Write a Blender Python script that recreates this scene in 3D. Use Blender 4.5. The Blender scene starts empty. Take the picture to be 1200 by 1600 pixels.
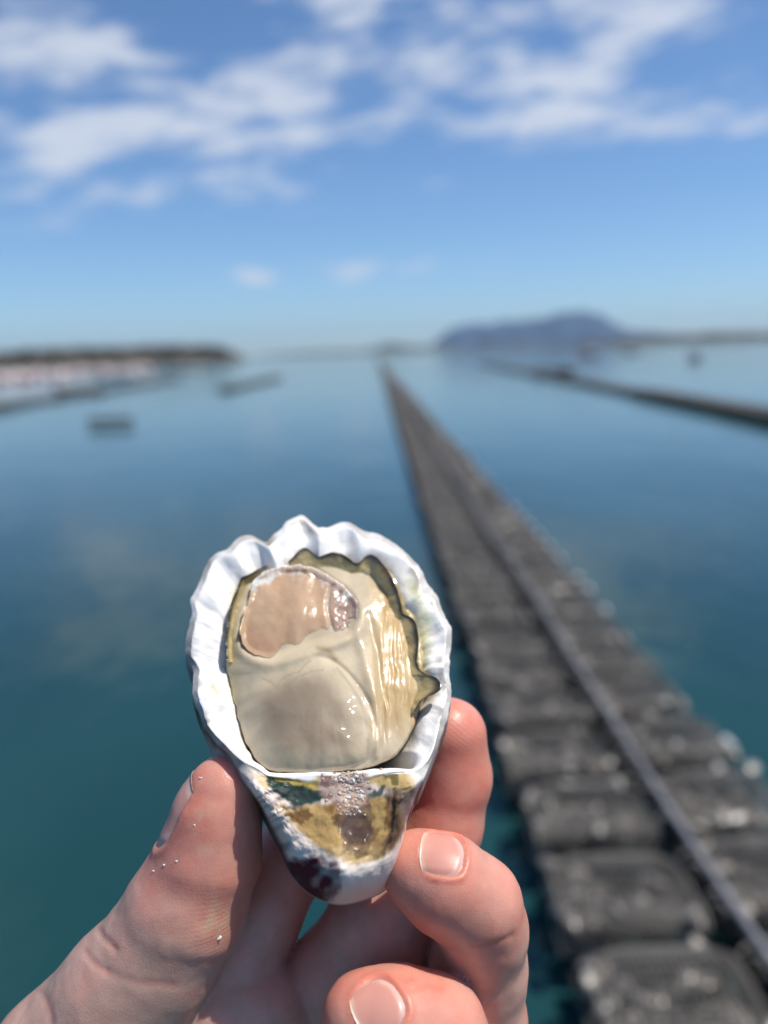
import bpy, math, random
import numpy as np
from mathutils import Matrix, Vector

random.seed(7)
rng = np.random.default_rng(11)
sc = bpy.context.scene
COL = sc.collection

# ------------------------------------------------------------------ camera
F = 1250.0                    # focal length in photo pixels (photo is 1200 x 1600)
CAM_H = 1.72                  # lens height over the water
PITCH = math.radians(11.27)
ROLL = math.radians(2.0)
DIST = 0.172                  # lens to the oyster hinge
cam_pos = np.array([0.0, 0.0, CAM_H])
fwd = np.array([0, math.cos(PITCH), -math.sin(PITCH)])
up0 = np.array([0, math.sin(PITCH), math.cos(PITCH)])
rt0 = np.array([1.0, 0, 0])
rt = rt0 * math.cos(ROLL) - up0 * math.sin(ROLL)
up = up0 * math.cos(ROLL) + rt0 * math.sin(ROLL)
CAMROT = Matrix(((rt[0], up[0], -fwd[0]), (rt[1], up[1], -fwd[1]), (rt[2], up[2], -fwd[2])))

cd = bpy.data.cameras.new('camera')
cd.sensor_fit = 'VERTICAL'
cd.sensor_height = 36.0
cd.sensor_width = 27.0
cd.lens = F / 1600 * 36
cd.clip_start = 0.01
cd.clip_end = 60000
cd.dof.use_dof = True
cd.dof.focus_distance = DIST + 0.004
cd.dof.aperture_fstop = 6.6
cam = bpy.data.objects.new('camera', cd)
COL.objects.link(cam)
cam.matrix_world = Matrix.Translation(Vector(cam_pos)) @ CAMROT.to_4x4()
sc.camera = cam

# ------------------------------------------------------------------ sun, sky, exposure
sun_cam = np.array([0.37, 0.83, 0.20])
sun_dir = rt * sun_cam[0] + up * sun_cam[1] - fwd * sun_cam[2]
sun_dir /= np.linalg.norm(sun_dir)
SUN_EL = math.asin(sun_dir[2])
SUN_AZ = math.atan2(sun_dir[0], sun_dir[1])

sc.view_settings.view_transform = 'Standard'
sc.view_settings.look = 'None'
sc.view_settings.exposure = 0.0
sc.view_settings.gamma = 1.0
sc.view_settings.use_curve_mapping = False

sd = bpy.data.lights.new('sun', 'SUN')
sd.energy = 5.0
sd.angle = math.radians(0.5)
sd.color = (1.0, 0.93, 0.83)
sun = bpy.data.objects.new('sun', sd)
COL.objects.link(sun)
sun.rotation_euler = Vector(sun_dir).to_track_quat('Z', 'Y').to_euler()
sun.location = (3, -3, 6)

world = bpy.data.worlds.new('World')
sc.world = world
world.use_nodes = True


def NT(tree):
    n, l = tree.nodes, tree.links

    def node(kind, **kw):
        x = n.new(kind)
        for k, v in kw.items():
            if k.startswith('i_'):
                key = k[2:].replace('_', ' ')
                x.inputs[key].default_value = v
            else:
                setattr(x, k, v)
        return x

    def link(a, b):
        l.new(a, b)

    def m(op, a, b=None, c=None, clamp=False):
        x = n.new('ShaderNodeMath')
        x.operation = op
        x.use_clamp = clamp
        for i, s in enumerate((a, b, c)):
            if s is None:
                continue
            if isinstance(s, (int, float)):
                x.inputs[i].default_value = s
            else:
                l.new(s, x.inputs[i])
        return x.outputs[0]
    return node, link, m


def build_world():
    t = world.node_tree
    t.nodes.clear()
    node, link, m = NT(t)
    out = node('ShaderNodeOutputWorld')
    bg = node('ShaderNodeBackground')
    bg.inputs['Strength'].default_value = 0.12
    sky = node('ShaderNodeTexSky', sky_type='NISHITA', sun_disc=False)
    sky.sun_elevation = SUN_EL
    sky.sun_rotation = SUN_AZ
    sky.altitude = 0
    sky.air_density = 0.85
    sky.dust_density = 0.25
    sky.ozone_density = 2.0
    tc = node('ShaderNodeTexCoord')
    sep = node('ShaderNodeSeparateXYZ')
    link(tc.outputs['Generated'], sep.inputs[0])
    az = m('ARCTAN2', sep.outputs[0], sep.outputs[1])
    el = m('ARCSINE', sep.outputs[2])
    # ragged streaks: noise on a cloud deck at constant height
    zz = m('MAXIMUM', m('ADD', sep.outputs[2], 0.06), 0.03)
    cx = m('DIVIDE', sep.outputs[0], zz)
    cy = m('DIVIDE', sep.outputs[1], zz)
    cmb = node('ShaderNodeCombineXYZ')
    link(m('MULTIPLY', m('ADD', az, m('MULTIPLY', el, .5)), 3.4), cmb.inputs[0]); link(m('MULTIPLY', m('ADD', el, m('MULTIPLY', az, -.10)), 13.0), cmb.inputs[1])
    nz = node('ShaderNodeTexNoise', i_Scale=1.15, i_Detail=7.0, i_Roughness=0.58, i_Distortion=0.7)
    link(cmb.outputs[0], nz.inputs['Vector'])
    nz2 = node('ShaderNodeTexNoise', i_Scale=4.2, i_Detail=6.0, i_Roughness=0.6, i_Distortion=0.4)
    link(cmb.outputs[0], nz2.inputs['Vector'])
    nlow = node('ShaderNodeTexNoise', i_Scale=0.42, i_Detail=2.0, i_Roughness=0.5)
    link(cmb.outputs[0], nlow.inputs['Vector'])
    # cloud banks standing in the sky (azimuth, elevation, half sizes, thickness)
    total = None
    for (px, py, sx, sy, a) in CLOUDS:
        d = fwd + rt * (px - 600) / F + up * (800 - py) / F
        d = d / np.linalg.norm(d)
        a0, e0 = math.atan2(d[0], d[1]), math.asin(d[2])
        qx = m('DIVIDE', m('SUBTRACT', az, a0), sx / F)
        qy = m('DIVIDE', m('SUBTRACT', el, e0), sy / F)
        s = m('ADD', m('MULTIPLY', qx, qx), m('MULTIPLY', qy, qy))
        g = m('MULTIPLY', m('POWER', 2.71828, m('MULTIPLY', s, -1.0)), a)
        total = g if total is None else m('ADD', total, g)
    # unseen sky past the banks: broken cloud thickened for whiter fill, thinning towards horizon
    side = m('SMOOTH_MIN', m('MULTIPLY', m('SUBTRACT', m('ABSOLUTE', az), 0.5), 3.0, clamp=True), 1.0, 0.2)
    high = m('MULTIPLY', m('SUBTRACT', el, 0.42), 4.0, clamp=True)
    lowel = m('MULTIPLY', m('SUBTRACT', el, 0.12), 6.0, clamp=True)
    gen = m('MULTIPLY', m('MAXIMUM', m('MULTIPLY', side, lowel), high), m('MULTIPLY', m('SUBTRACT', nlow.outputs[0], 0.34), 2.6, clamp=True))
    total = m('MINIMUM', m('ADD', total, m('MULTIPLY', gen, 1.0)), 1.15)
    fine = m('ADD', m('MULTIPLY', nz.outputs[0], 0.65), m('MULTIPLY', nz2.outputs[0], 0.35))
    dens = m('ADD', m('MULTIPLY', total, 0.82), m('MULTIPLY', m('SUBTRACT', fine, 0.53), 5.6))
    ss = node('ShaderNodeMapRange', interpolation_type='SMOOTHSTEP')
    ss.inputs['From Min'].default_value = 0.16
    ss.inputs['From Max'].default_value = 1.15
    link(dens, ss.inputs['Value'])
    amt = m('MULTIPLY', ss.outputs[0], m('MULTIPLY', total, 1.6, clamp=True))
    amt = m('MULTIPLY', amt, 0.82)
    mix = node('ShaderNodeMix', data_type='RGBA')
    link(amt, mix.inputs[0])
    tint = node('ShaderNodeMix', data_type='RGBA', blend_type='MULTIPLY')
    tint.inputs[0].default_value = 1.0
    link(sky.outputs[0], tint.inputs[6])
    tint.inputs[7].default_value = SKY_TINT
    link(tint.outputs[2], mix.inputs[6])
    mix.inputs[7].default_value = (6.0, 6.4, 7.2, 1)
    link(mix.outputs[2], bg.inputs['Color'])
    link(bg.outputs[0], out.inputs['Surface'])


CLOUDS = [(80, 205, 200, 50, 1.08), (110, 62, 190, 44, 1.1), (330, 165, 150, 50, .75), (610, 175, 200, 46, .85), (470, 215, 120, 30, .6),
          (850, 155, 130, 42, .95), (570, 95, 170, 26, .8), (440, 10, 180, 34, .6), (720, 25, 200, 44, .85), (1010, 45, 190, 56, .95),
          (370, 300, 110, 30, 1.05), (1160, 112, 90, 32, .75), (1040, 198, 100, 22, .55), (660, 280, 120, 22, .45),
          (30, 342, 90, 22, .85), (60, 280, 130, 36, .5), (535, 423, 60, 18, 1.15), (392, 435, 44, 18, 1.05),
          (668, 415, 64, 16, .9), (295, 440, 38, 14, .6), (790, 410, 50, 12, .6), (1190, 200, 60, 25, .55)]
SKY_TINT = (0.73, 0.94, 1.13, 1)
build_world()

sc.render.engine = 'CYCLES'
sc.cycles.use_denoising = True
sc.cycles.max_bounces = 8
sc.cycles.sample_clamp_indirect = 6.0
sc.cycles.caustics_reflective = False
sc.cycles.caustics_refractive = False


# ------------------------------------------------------------------ helpers
def W(px, py, d):
    """world point seen at photo pixel (px,py), d metres along the view axis"""
    return cam_pos + d * (rt * (px - 600) / F + up * (800 - py) / F + fwd)


def ground(px, py, z=0.0):
    dr = rt * (px - 600) / F + up * (800 - py) / F + fwd
    t = (z - CAM_H) / dr[2]
    return cam_pos + dr * t


def hash3(i, j, k, s):
    h = (i * 374761393 + j * 668265263 + k * 1440662683 + s * 974634749) & 0xFFFFFFFF
    h = ((h ^ (h >> 13)) * 1274126177) & 0xFFFFFFFF
    h = h ^ (h >> 16)
    return (h & 0xFFFFFF) / float(0xFFFFFF)


def vnoise(x, y, z=0.0, s=0):
    x, y, z = np.broadcast_arrays(np.asarray(x, float), np.asarray(y, float), np.asarray(z, float))
    i, j, k = np.floor(x).astype(np.int64), np.floor(y).astype(np.int64), np.floor(z).astype(np.int64)
    fx, fy, fz = x - i, y - j, z - k
    fx, fy, fz = [q * q * (3 - 2 * q) for q in (fx, fy, fz)]
    r = 0
    for a in (0, 1):
        for b in (0, 1):
            for c in (0, 1):
                wgt = (fx if a else 1 - fx) * (fy if b else 1 - fy) * (fz if c else 1 - fz)
                r = r + wgt * hash3(i + a, j + b, k + c, s)
    return r * 2 - 1


def fbm(x, y, z=0.0, s=0, o=4, g=0.5):
    r, a = 0, 1.0
    for q in range(o):
        r = r + a * vnoise(np.asarray(x) * 2 ** q, np.asarray(y) * 2 ** q, np.asarray(z) * 2 ** q, s + q * 17)
        a *= g
    return r


def sstep(a, b, x):
    t = np.clip((np.asarray(x, float) - a) / (b - a), 0, 1)
    return t * t * (3 - 2 * t)


def empty(name, loc, rot=None, **props):
    o = bpy.data.objects.new(name, None)
    o.empty_display_size = 0.02
    COL.objects.link(o)
    mw = Matrix.Translation(Vector(loc))
    if rot is not None:
        mw = mw @ rot.to_4x4()
    o.matrix_world = mw
    for k, v in props.items():
        o[k] = v
    return o


def mesh_data(name, V, Fc, mat, cols=None, smooth=True, attrs=None):
    me = bpy.data.meshes.new(name)
    me.from_pydata([tuple(v) for v in np.asarray(V, float)], [], [tuple(int(i) for i in f) for f in Fc])
    if smooth:
        me.polygons.foreach_set('use_smooth', [True] * len(me.polygons))
    if cols is not None:
        ca = me.color_attributes.new('tint', 'FLOAT_COLOR', 'POINT')
        c4 = np.ones((len(V), 4)); c4[:, :3] = np.clip(cols, 0, 1)
        ca.data.foreach_set('color', c4.ravel())
    if attrs:
        for k, v in attrs.items():
            at = me.attributes.new(k, 'FLOAT', 'POINT')
            at.data.foreach_set('value', np.asarray(v, float))
    if mat is not None:
        me.materials.append(mat)
    me.update()
    return me


def obj(name, me, parent=None, loc=None, **props):
    o = bpy.data.objects.new(name, me)
    COL.objects.link(o)
    if parent is not None:
        o.parent = parent
    if loc is not None:
        o.location = loc
    for k, v in props.items():
        o[k] = v
    return o


def make(name, V, Fc, mat, parent=None, loc=None, cols=None, smooth=True, attrs=None, **props):
    return obj(name, mesh_data(name, V, Fc, mat, cols, smooth, attrs), parent, loc, **props)


def icosphere(sub=1):
    t = (1 + 5 ** .5) / 2
    V = [(-1, t, 0), (1, t, 0), (-1, -t, 0), (1, -t, 0), (0, -1, t), (0, 1, t), (0, -1, -t), (0, 1, -t), (t, 0, -1), (t, 0, 1), (-t, 0, -1), (-t, 0, 1)]
    Fc = [(0, 11, 5), (0, 5, 1), (0, 1, 7), (0, 7, 10), (0, 10, 11), (1, 5, 9), (5, 11, 4), (11, 10, 2), (10, 7, 6), (7, 1, 8), (3, 9, 4), (3, 4, 2), (3, 2, 6), (3, 6, 8), (3, 8, 9), (4, 9, 5), (2, 4, 11), (6, 2, 10), (8, 6, 7), (9, 8, 1)]
    V = [np.array(v) / np.linalg.norm(v) for v in V]
    for _ in range(sub):
        cache, F2 = {}, []

        def mid(a, b):
            k = (min(a, b), max(a, b))
            if k not in cache:
                q = V[a] + V[b]
                V.append(q / np.linalg.norm(q))
                cache[k] = len(V) - 1
            return cache[k]
        for a, b, c in Fc:
            ab, bc, ca = mid(a, b), mid(b, c), mid(c, a)
            F2 += [(a, ab, ca), (b, bc, ab), (c, ca, bc), (ab, bc, ca)]
        Fc = F2
    return np.array(V), Fc


class MB:
    """collects simple solids into one mesh"""
    def __init__(self):
        self.V, self.F, self.C = [], [], []
        self.n = 0

    def add(self, V, Fc, col=None):
        V = np.asarray(V, float)
        self.V.append(V)
        self.F += [tuple(i + self.n for i in f) for f in Fc]
        self.C.append(np.tile(np.array(col if col is not None else (1, 1, 1), float), (len(V), 1)))
        self.n += len(V)

    def box(self, c, s, col=None, rz=0.0):
        c, s = np.array(c, float), np.array(s, float) / 2
        V = np.array([(x, y, z) for x in (-1, 1) for y in (-1, 1) for z in (-1, 1)]) * s
        if rz:
            q = V.copy()
            V[:, 0] = q[:, 0] * math.cos(rz) - q[:, 1] * math.sin(rz)
            V[:, 1] = q[:, 0] * math.sin(rz) + q[:, 1] * math.cos(rz)
        self.add(V + c, [(0, 1, 3, 2), (4, 6, 7, 5), (0, 4, 5, 1), (2, 3, 7, 6), (0, 2, 6, 4), (1, 5, 7, 3)], col)

    def tube(self, pts, r, n=6, col=None, closed=False):
        pts = np.asarray(pts, float)
        N = len(pts)
        r = np.broadcast_to(np.asarray(r, float), (N,))
        V = []
        for i in range(N):
            a = pts[(i - 1) % N] if (closed or i > 0) else pts[i]
            b = pts[(i + 1) % N] if (closed or i < N - 1) else pts[i]
            t = b - a; t = t / (np.linalg.norm(t) + 1e-12)
            h = np.array([0, 0, 1.0]) if abs(t[2]) < .9 else np.array([1.0, 0, 0])
            u = np.cross(t, h); u /= np.linalg.norm(u)
            v = np.cross(u, t)
            for k in range(n):
                an = 2 * math.pi * (k + .5) / n
                V.append(pts[i] + r[i] * (math.cos(an) * u + math.sin(an) * v))
        Fc = []
        for i in range(N if closed else N - 1):
            j = (i + 1) % N
            for k in range(n):
                l = (k + 1) % n
                Fc.append((i * n + k, i * n + l, j * n + l, j * n + k))
        if not closed:
            Fc.append(tuple(range(n))); Fc.append(tuple((N - 1) * n + k for k in reversed(range(n))))
        self.add(V, Fc, col)

    def data(self, name, mat, smooth=True):
        return mesh_data(name, np.vstack(self.V), self.F, mat, np.vstack(self.C), smooth)


# ------------------------------------------------------------------ materials
def material(name):
    mt = bpy.data.materials.new(name)
    mt.use_nodes = True
    t = mt.node_tree
    p = t.nodes['Principled BSDF']
    return mt, t, p


def tint_input(t, p, noise_scale=None, amount=0.15):
    node, link, m = NT(t)
    a = node('ShaderNodeAttribute', attribute_name='tint')
    if noise_scale:
        tc = node('ShaderNodeTexCoord')
        nz = node('ShaderNodeTexNoise', i_Scale=noise_scale, i_Detail=5.0, i_Roughness=0.6)
        link(tc.outputs['Object'], nz.inputs['Vector'])
        k = m('ADD', m('MULTIPLY', nz.outputs[0], 2 * amount), 1 - amount)
        mx = node('ShaderNodeMix', data_type='RGBA', blend_type='MULTIPLY')
        mx.inputs[0].default_value = 1
        link(a.outputs['Color'], mx.inputs[6])
        cmb = node('ShaderNodeCombineColor')
        for i in range(3):
            link(k, cmb.inputs[i])
        link(cmb.outputs[0], mx.inputs[7])
        link(mx.outputs[2], p.inputs['Base Color'])
        return mx.outputs[2]
    link(a.outputs['Color'], p.inputs['Base Color'])
    return a.outputs['Color']


def add_bump(t, p, layers, prev=None):
    """layers: (scale, strength, distance, detail) noise bumps in object space"""
    node, link, m = NT(t)
    tc = node('ShaderNodeTexCoord')
    for (s, st, dist, det) in layers:
        nz = node('ShaderNodeTexNoise', i_Scale=s, i_Detail=det, i_Roughness=0.55)
        link(tc.outputs['Object'], nz.inputs['Vector'])
        b = node('ShaderNodeBump')
        b.inputs['Strength'].default_value = st
        b.inputs['Distance'].default_value = dist
        link(nz.outputs[0], b.inputs['Height'])
        if prev is not None:
            link(prev, b.inputs['Normal'])
        prev = b.outputs[0]
    link(prev, p.inputs['Normal'])
    return prev


def mat_shell():
    mt, t, p = material('shell')
    tint_input(t, p, 700, .10)
    node, link, m = NT(t)
    p.inputs['Subsurface Weight'].default_value = 0.12
    p.inputs['Subsurface Radius'].default_value = (1, .8, .7)
    p.inputs['Subsurface Scale'].default_value = 0.0012
    at = node('ShaderNodeAttribute', attribute_name='rough')
    link(at.outputs['Fac'], p.inputs['Roughness'])
    link(m('MINIMUM', m('MAXIMUM', m('SUBTRACT', 1.1, m('MULTIPLY', at.outputs['Fac'], 1.6)), .08), .5), p.inputs['Specular IOR Level'])
    p.inputs['Coat Weight'].default_value = 0.08
    p.inputs['Coat Roughness'].default_value = 0.15
    add_bump(t, p, [(350, .22, .0008, 3), (1600, .25, .0003, 3)])
    return mt


def mat_flesh(name, sss, rough, coat, bump, scale=.0022, bscale=1.0, low=1.0, wet=False):
    mt, t, p = material(name)
    tint_input(t, p, 420, .08)
    p.inputs['Subsurface Weight'].default_value = sss
    p.inputs['Subsurface Radius'].default_value = (1, .62, .38)
    p.inputs['Subsurface Scale'].default_value = scale
    p.inputs['Roughness'].default_value = rough
    p.inputs['IOR'].default_value = 1.38
    p.inputs['Coat Weight'].default_value = coat
    p.inputs['Coat Roughness'].default_value = 0.04
    if wet:
        node, link, m = NT(t)
        at = node('ShaderNodeAttribute', attribute_name='wet')
        link(m('MULTIPLY', at.outputs['Fac'], coat), p.inputs['Coat Weight'])
        link(m('SUBTRACT', .62, m('MULTIPLY', at.outputs['Fac'], .32)), p.inputs['Roughness'])
    add_bump(t, p, [(260 * bscale, bump * low, .0010, 2), (1300 * bscale, bump * .7, .0003, 4)])
    return mt


def mat_skin():
    mt, t, p = material('skin')
    node, link, m = NT(t)
    tint_input(t, p, 900, .07)
    p.inputs['Subsurface Weight'].default_value = 0.7
    p.inputs['Subsurface Radius'].default_value = (1, .32, .18)
    p.inputs['Subsurface Scale'].default_value = 0.0050
    p.inputs['Roughness'].default_value = 0.37
    p.inputs['IOR'].default_value = 1.4
    p.inputs['Coat Weight'].default_value = 0.08
    p.inputs['Coat Roughness'].default_value = 0.25
    tc = node('ShaderNodeTexCoord')
    # skin pores and fine lines
    vo = node('ShaderNodeTexVoronoi', feature='DISTANCE_TO_EDGE', i_Scale=1500.0)
    nzv = node('ShaderNodeTexNoise', i_Scale=500.0, i_Detail=3.0)
    link(tc.outputs['Object'], nzv.inputs['Vector'])
    add = node('ShaderNodeMix', data_type='RGBA', blend_type='ADD')
    add.inputs[0].default_value = 0.0012
    link(tc.outputs['Object'], add.inputs[6]); link(nzv.outputs['Color'], add.inputs[7])
    link(add.outputs[2], vo.inputs['Vector'])
    b1 = node('ShaderNodeBump')
    b1.inputs['Strength'].default_value = 0.13
    b1.inputs['Distance'].default_value = 0.00025
    cl = m('MULTIPLY', vo.outputs['Distance'], 5.0, clamp=True)
    link(cl, b1.inputs['Height'])
    # friction ridges where the pads are
    wv = node('ShaderNodeTexWave', wave_type='RINGS', rings_direction='SPHERICAL', i_Scale=330.0, i_Distortion=3.0, i_Detail=1.0)
    wv.inputs['Detail Scale'].default_value = 0.35
    link(tc.outputs['Object'], wv.inputs['Vector'])
    pad = node('ShaderNodeAttribute', attribute_name='pad')
    b2 = node('ShaderNodeBump')
    link(m('MULTIPLY', pad.outputs['Fac'], 0.12), b2.inputs['Strength'])
    b2.inputs['Distance'].default_value = 0.0002
    link(wv.outputs['Fac'], b2.inputs['Height'])
    link(b1.outputs[0], b2.inputs['Normal'])
    add_bump(t, p, [(180, .10, .0010, 3)], b2.outputs[0])
    return mt


def mat_nail():
    mt, t, p = material('nail')
    tint_input(t, p)
    p.inputs['Subsurface Weight'].default_value = 0.35
    p.inputs['Subsurface Radius'].default_value = (1, .5, .4)
    p.inputs['Subsurface Scale'].default_value = 0.0015
    p.inputs['Roughness'].default_value = 0.36
    p.inputs['Coat Weight'].default_value = 0.1
    p.inputs['Coat Roughness'].default_value = 0.15
    add_bump(t, p, [(500, .06, .0004, 2)])
    return mt


def mat_plain(name, col=None, rough=.6, noise=None, amount=.25, metallic=0.0, bump=None):
    mt, t, p = material(name)
    if col is None:
        tint_input(t, p, noise, amount)
    else:
        node, link, m = NT(t)
        tc = node('ShaderNodeTexCoord')
        nz = node('ShaderNodeTexNoise', i_Scale=noise or 3.0, i_Detail=5.0, i_Roughness=.6)
        link(tc.outputs['Object'], nz.inputs['Vector'])
        rp = node('ShaderNodeMapRange')
        rp.inputs['To Min'].default_value = 1 - amount
        rp.inputs['To Max'].default_value = 1 + amount
        link(nz.outputs[0], rp.inputs['Value'])
        mx = node('ShaderNodeMix', data_type='RGBA', blend_type='MULTIPLY')
        mx.inputs[0].default_value = 1
        mx.inputs[6].default_value = (*col, 1)
        link(rp.outputs[0], mx.inputs[7])
        link(mx.outputs[2], p.inputs['Base Color'])
    p.inputs['Roughness'].default_value = rough
    p.inputs['Metallic'].default_value = metallic
    if bump:
        add_bump(t, p, bump)
    return mt


def mat_water():
    mt, t, p = material('water')
    node, link, m = NT(t)
    tc = node('ShaderNodeTexCoord')
    mp = node('ShaderNodeMapping')
    mp.inputs['Scale'].default_value = (1.0, 0.55, 1)
    link(tc.outputs['Object'], mp.inputs['Vector'])
    nz = node('ShaderNodeTexNoise', i_Scale=0.5, i_Detail=3.0, i_Roughness=.5)
    link(mp.outputs[0], nz.inputs['Vector'])
    cr = node('ShaderNodeMix', data_type='RGBA')
    cr.inputs[6].default_value = WATER_A
    cr.inputs[7].default_value = WATER_B
    link(m('MULTIPLY', m('SUBTRACT', nz.outputs[0], .3), 2.2, clamp=True), cr.inputs[0])
    link(cr.outputs[2], p.inputs['Base Color'])
    p.inputs['Roughness'].default_value = 0.07
    p.inputs['IOR'].default_value = 1.34
    prev = None
    for (s, st, dist, det) in ((0.7, .22, .12, 3), (4.5, .30, .03, 2), (16, .15, .008, 2)):
        n2 = node('ShaderNodeTexNoise', i_Scale=s, i_Detail=det, i_Roughness=.5, i_Distortion=.3)
        link(mp.outputs[0], n2.inputs['Vector'])
        b = node('ShaderNodeBump')
        b.inputs['Strength'].default_value = st
        b.inputs['Distance'].default_value = dist
        link(n2.outputs[0], b.inputs['Height'])
        if prev is not None:
            link(prev, b.inputs['Normal'])
        prev = b.outputs[0]
    link(prev, p.inputs['Normal'])
    return mt


WATER_A = (0.006, 0.038, 0.042, 1)
WATER_B = (0.016, 0.062, 0.064, 1)
M = {}
M['shell'] = mat_shell()
M['flesh'] = mat_flesh('oyster_flesh', .55, .38, .8, .16, low=.7, wet=True)
M['muscle'] = mat_flesh('adductor', .75, .20, .9, .22, .004)
M['frill'] = mat_flesh('mantle', .30, .28, .8, .2, .0015, 1.4)
M['skin'] = mat_skin()
M['nail'] = mat_nail()
M['grit'] = mat_flesh('wet_grit', .4, .15, .9, .3, .001, 2)
M['crumb'] = mat_plain('shell_crumb', (.75, .72, .66), .5, 900, .15)
M['water'] = mat_water()
M['cage'] = mat_plain('weathered_plastic_mesh', (.130, .120, .108), .6, 9, .4)
M['oysters'] = mat_plain('bag_oysters', None, .28, 40, .35)
M['black'] = mat_plain('gap_shade_black', (.014, .014, .014), .7, 6, .3)  # near-black of the added bars that imitate gap shade
M['pipe'] = mat_plain('grey_pipe', (.21, .21, .225), .6, 3, .2)
M['white'] = mat_plain('white_plastic', (.55, .56, .56), .4, 12, .12)
M['farbag'] = mat_plain('far_bags', None, .6, 2.5, .4)
M['hill'] = mat_plain('hill', None, .95, .004, .25)
M['wood'] = mat_plain('wood', None, .95, .2, .45)
M['boat'] = mat_plain('boat_paint', None, .35, 4, .1)


# ------------------------------------------------------------------ setting: water, land
R_W = 26000.0
make('water', [(-R_W, -R_W, 0), (R_W, -R_W, 0), (R_W, R_W, 0), (-R_W, R_W, 0)], [(0, 1, 2, 3)], M['water'], kind='structure', smooth=False)


def ridge_land(name, prof, dist, depth, col, n=90, rows=22, rough=.12, base=None, seed=0, **props):
    """a piece of land whose skyline heights (photo pixels over the shore) are set along the view at distance dist"""
    xs = np.array([a for a, b in prof], float)
    hs = np.array([b for a, b in prof], float)
    px = np.linspace(xs[0], xs[-1], n)
    h = np.interp(px, xs, hs)
    V = []
    mid = W((xs[0] + xs[-1]) / 2, 551, dist); mid[2] = 0
    for r in range(rows):
        s = r / (rows - 1)
        prf = math.sin(math.pi * min(1, s * 1.15) ** .8) if s < .87 else max(0, math.sin(math.pi * min(1, s * 1.15) ** .8))
        for k in range(n):
            d = dist + depth * (s - .35)
            b = W(px[k], 551, d)
            jag = fbm(px[k] / 14.0, s * 6.0, 0.3, seed, 4) * rough
            z = h[k] / F * dist * max(0.0, prf * (1 + jag)) - (2.0 if h[k] < .5 or prf < .02 else 0)
            V.append((b[0] - mid[0], b[1] - mid[1], z))
    Fc = [(r * n + k, r * n + k + 1, (r + 1) * n + k + 1, (r + 1) * n + k) for r in range(rows - 1) for k in range(n - 1)]
    V = np.array(V)
    nz = fbm(V[:, 0] / (dist * .02), V[:, 1] / (dist * .02), 0, seed + 5, 3)[:, None]
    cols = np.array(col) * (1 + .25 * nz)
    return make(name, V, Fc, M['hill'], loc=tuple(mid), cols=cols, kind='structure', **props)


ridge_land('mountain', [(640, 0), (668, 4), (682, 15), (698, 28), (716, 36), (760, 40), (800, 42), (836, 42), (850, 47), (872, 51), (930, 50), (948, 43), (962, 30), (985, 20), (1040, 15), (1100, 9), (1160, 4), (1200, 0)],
           7600, 1500, (.040, .082, .150), n=140, rough=.10, seed=3)  # bluish base: distance haze partly put into the colour
ridge_land('far_shore', [(380, 0), (430, 4), (500, 6), (560, 5), (590, 9), (612, 15), (640, 9), (680, 7), (760, 5), (860, 5), (900, 0)], 5200, 600, (.07, .08, .07), seed=9)
ridge_land('right_shore', [(840, 0), (900, 4), (960, 11), (1000, 14), (1060, 11), (1120, 14), (1180, 12), (1240, 13), (1350, 10), (1500, 8), (1600, 0)], 2100, 260, (.055, .055, .045), seed=21)
ridge_land('left_shore', [(-400, 0), (-320, 20), (-100, 26), (0, 24), (60, 27), (140, 27), (220, 26), (300, 25), (345, 21), (372, 10), (392, 0)], 620, 120, (.06, .056, .045), seed=33)

# a far wood on the left shore, read as one mass
mb = MB()
iv, ifc = icosphere(1)
for i in range(420):
    px = random.uniform(-300, 368)
    d = 600 + random.uniform(-12, 40)
    top = np.interp(px, [-300, 0, 60, 140, 220, 300, 345, 368], [22, 24, 27, 27, 26, 25, 21, 9])
    hz = random.uniform(.45, 1.0) * top / F * 600
    r = random.uniform(1.6, 3.0)
    b = W(px, 551, d); b[2] = 0
    q = iv * np.array([r * 1.2, r * 1.2, r]) * (1 + .3 * fbm(iv[:, 0] * 1.7 + i, iv[:, 1] * 1.7, iv[:, 2] * 1.7, 4, 2))[:, None]
    g = random.uniform(.6, 1.2)
    mb.add(q + b + np.array([0, 0, max(1.2, hz - r * .4)]), ifc, (.036 * g, .036 * g, .029 * g))
obj('wood', mb.data('wood', M['wood']), kind='stuff', label='dark trees along the low left shore', category='wood')

# ------------------------------------------------------------------ floating oyster bags
BAG_TOP = 0.22
vp_dir = fwd + rt * (586 - 600) / F + up * (800 - 553) / F
LINE_AZ = math.atan2(vp_dir[0], vp_dir[1])
line_d = np.array([math.sin(LINE_AZ), math.cos(LINE_AZ)])
line_n = np.array([math.cos(LINE_AZ), -math.sin(LINE_AZ)])


def line_coord(px, py, z):
    g = ground(px, py, z)[:2]
    return float(g @ line_n), float(g @ line_d)


XL = line_coord(930, 1560, BAG_TOP)[0]
XP = line_coord(1100, 1330, BAG_TOP + .06)[0]
XR = line_coord(1180, 1205, BAG_TOP)[0]
Y0 = line_coord(1000, 1475, BAG_TOP)[1]
Y1 = line_coord(980, 1312, BAG_TOP)[1]
Y2 = line_coord(950, 1212, BAG_TOP)[1]
PITCH_ROW = .5 * (Y2 - Y0)
print('line', XL, XP, XR, 'rows', Y0, Y1, Y2, PITCH_ROW)


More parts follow.
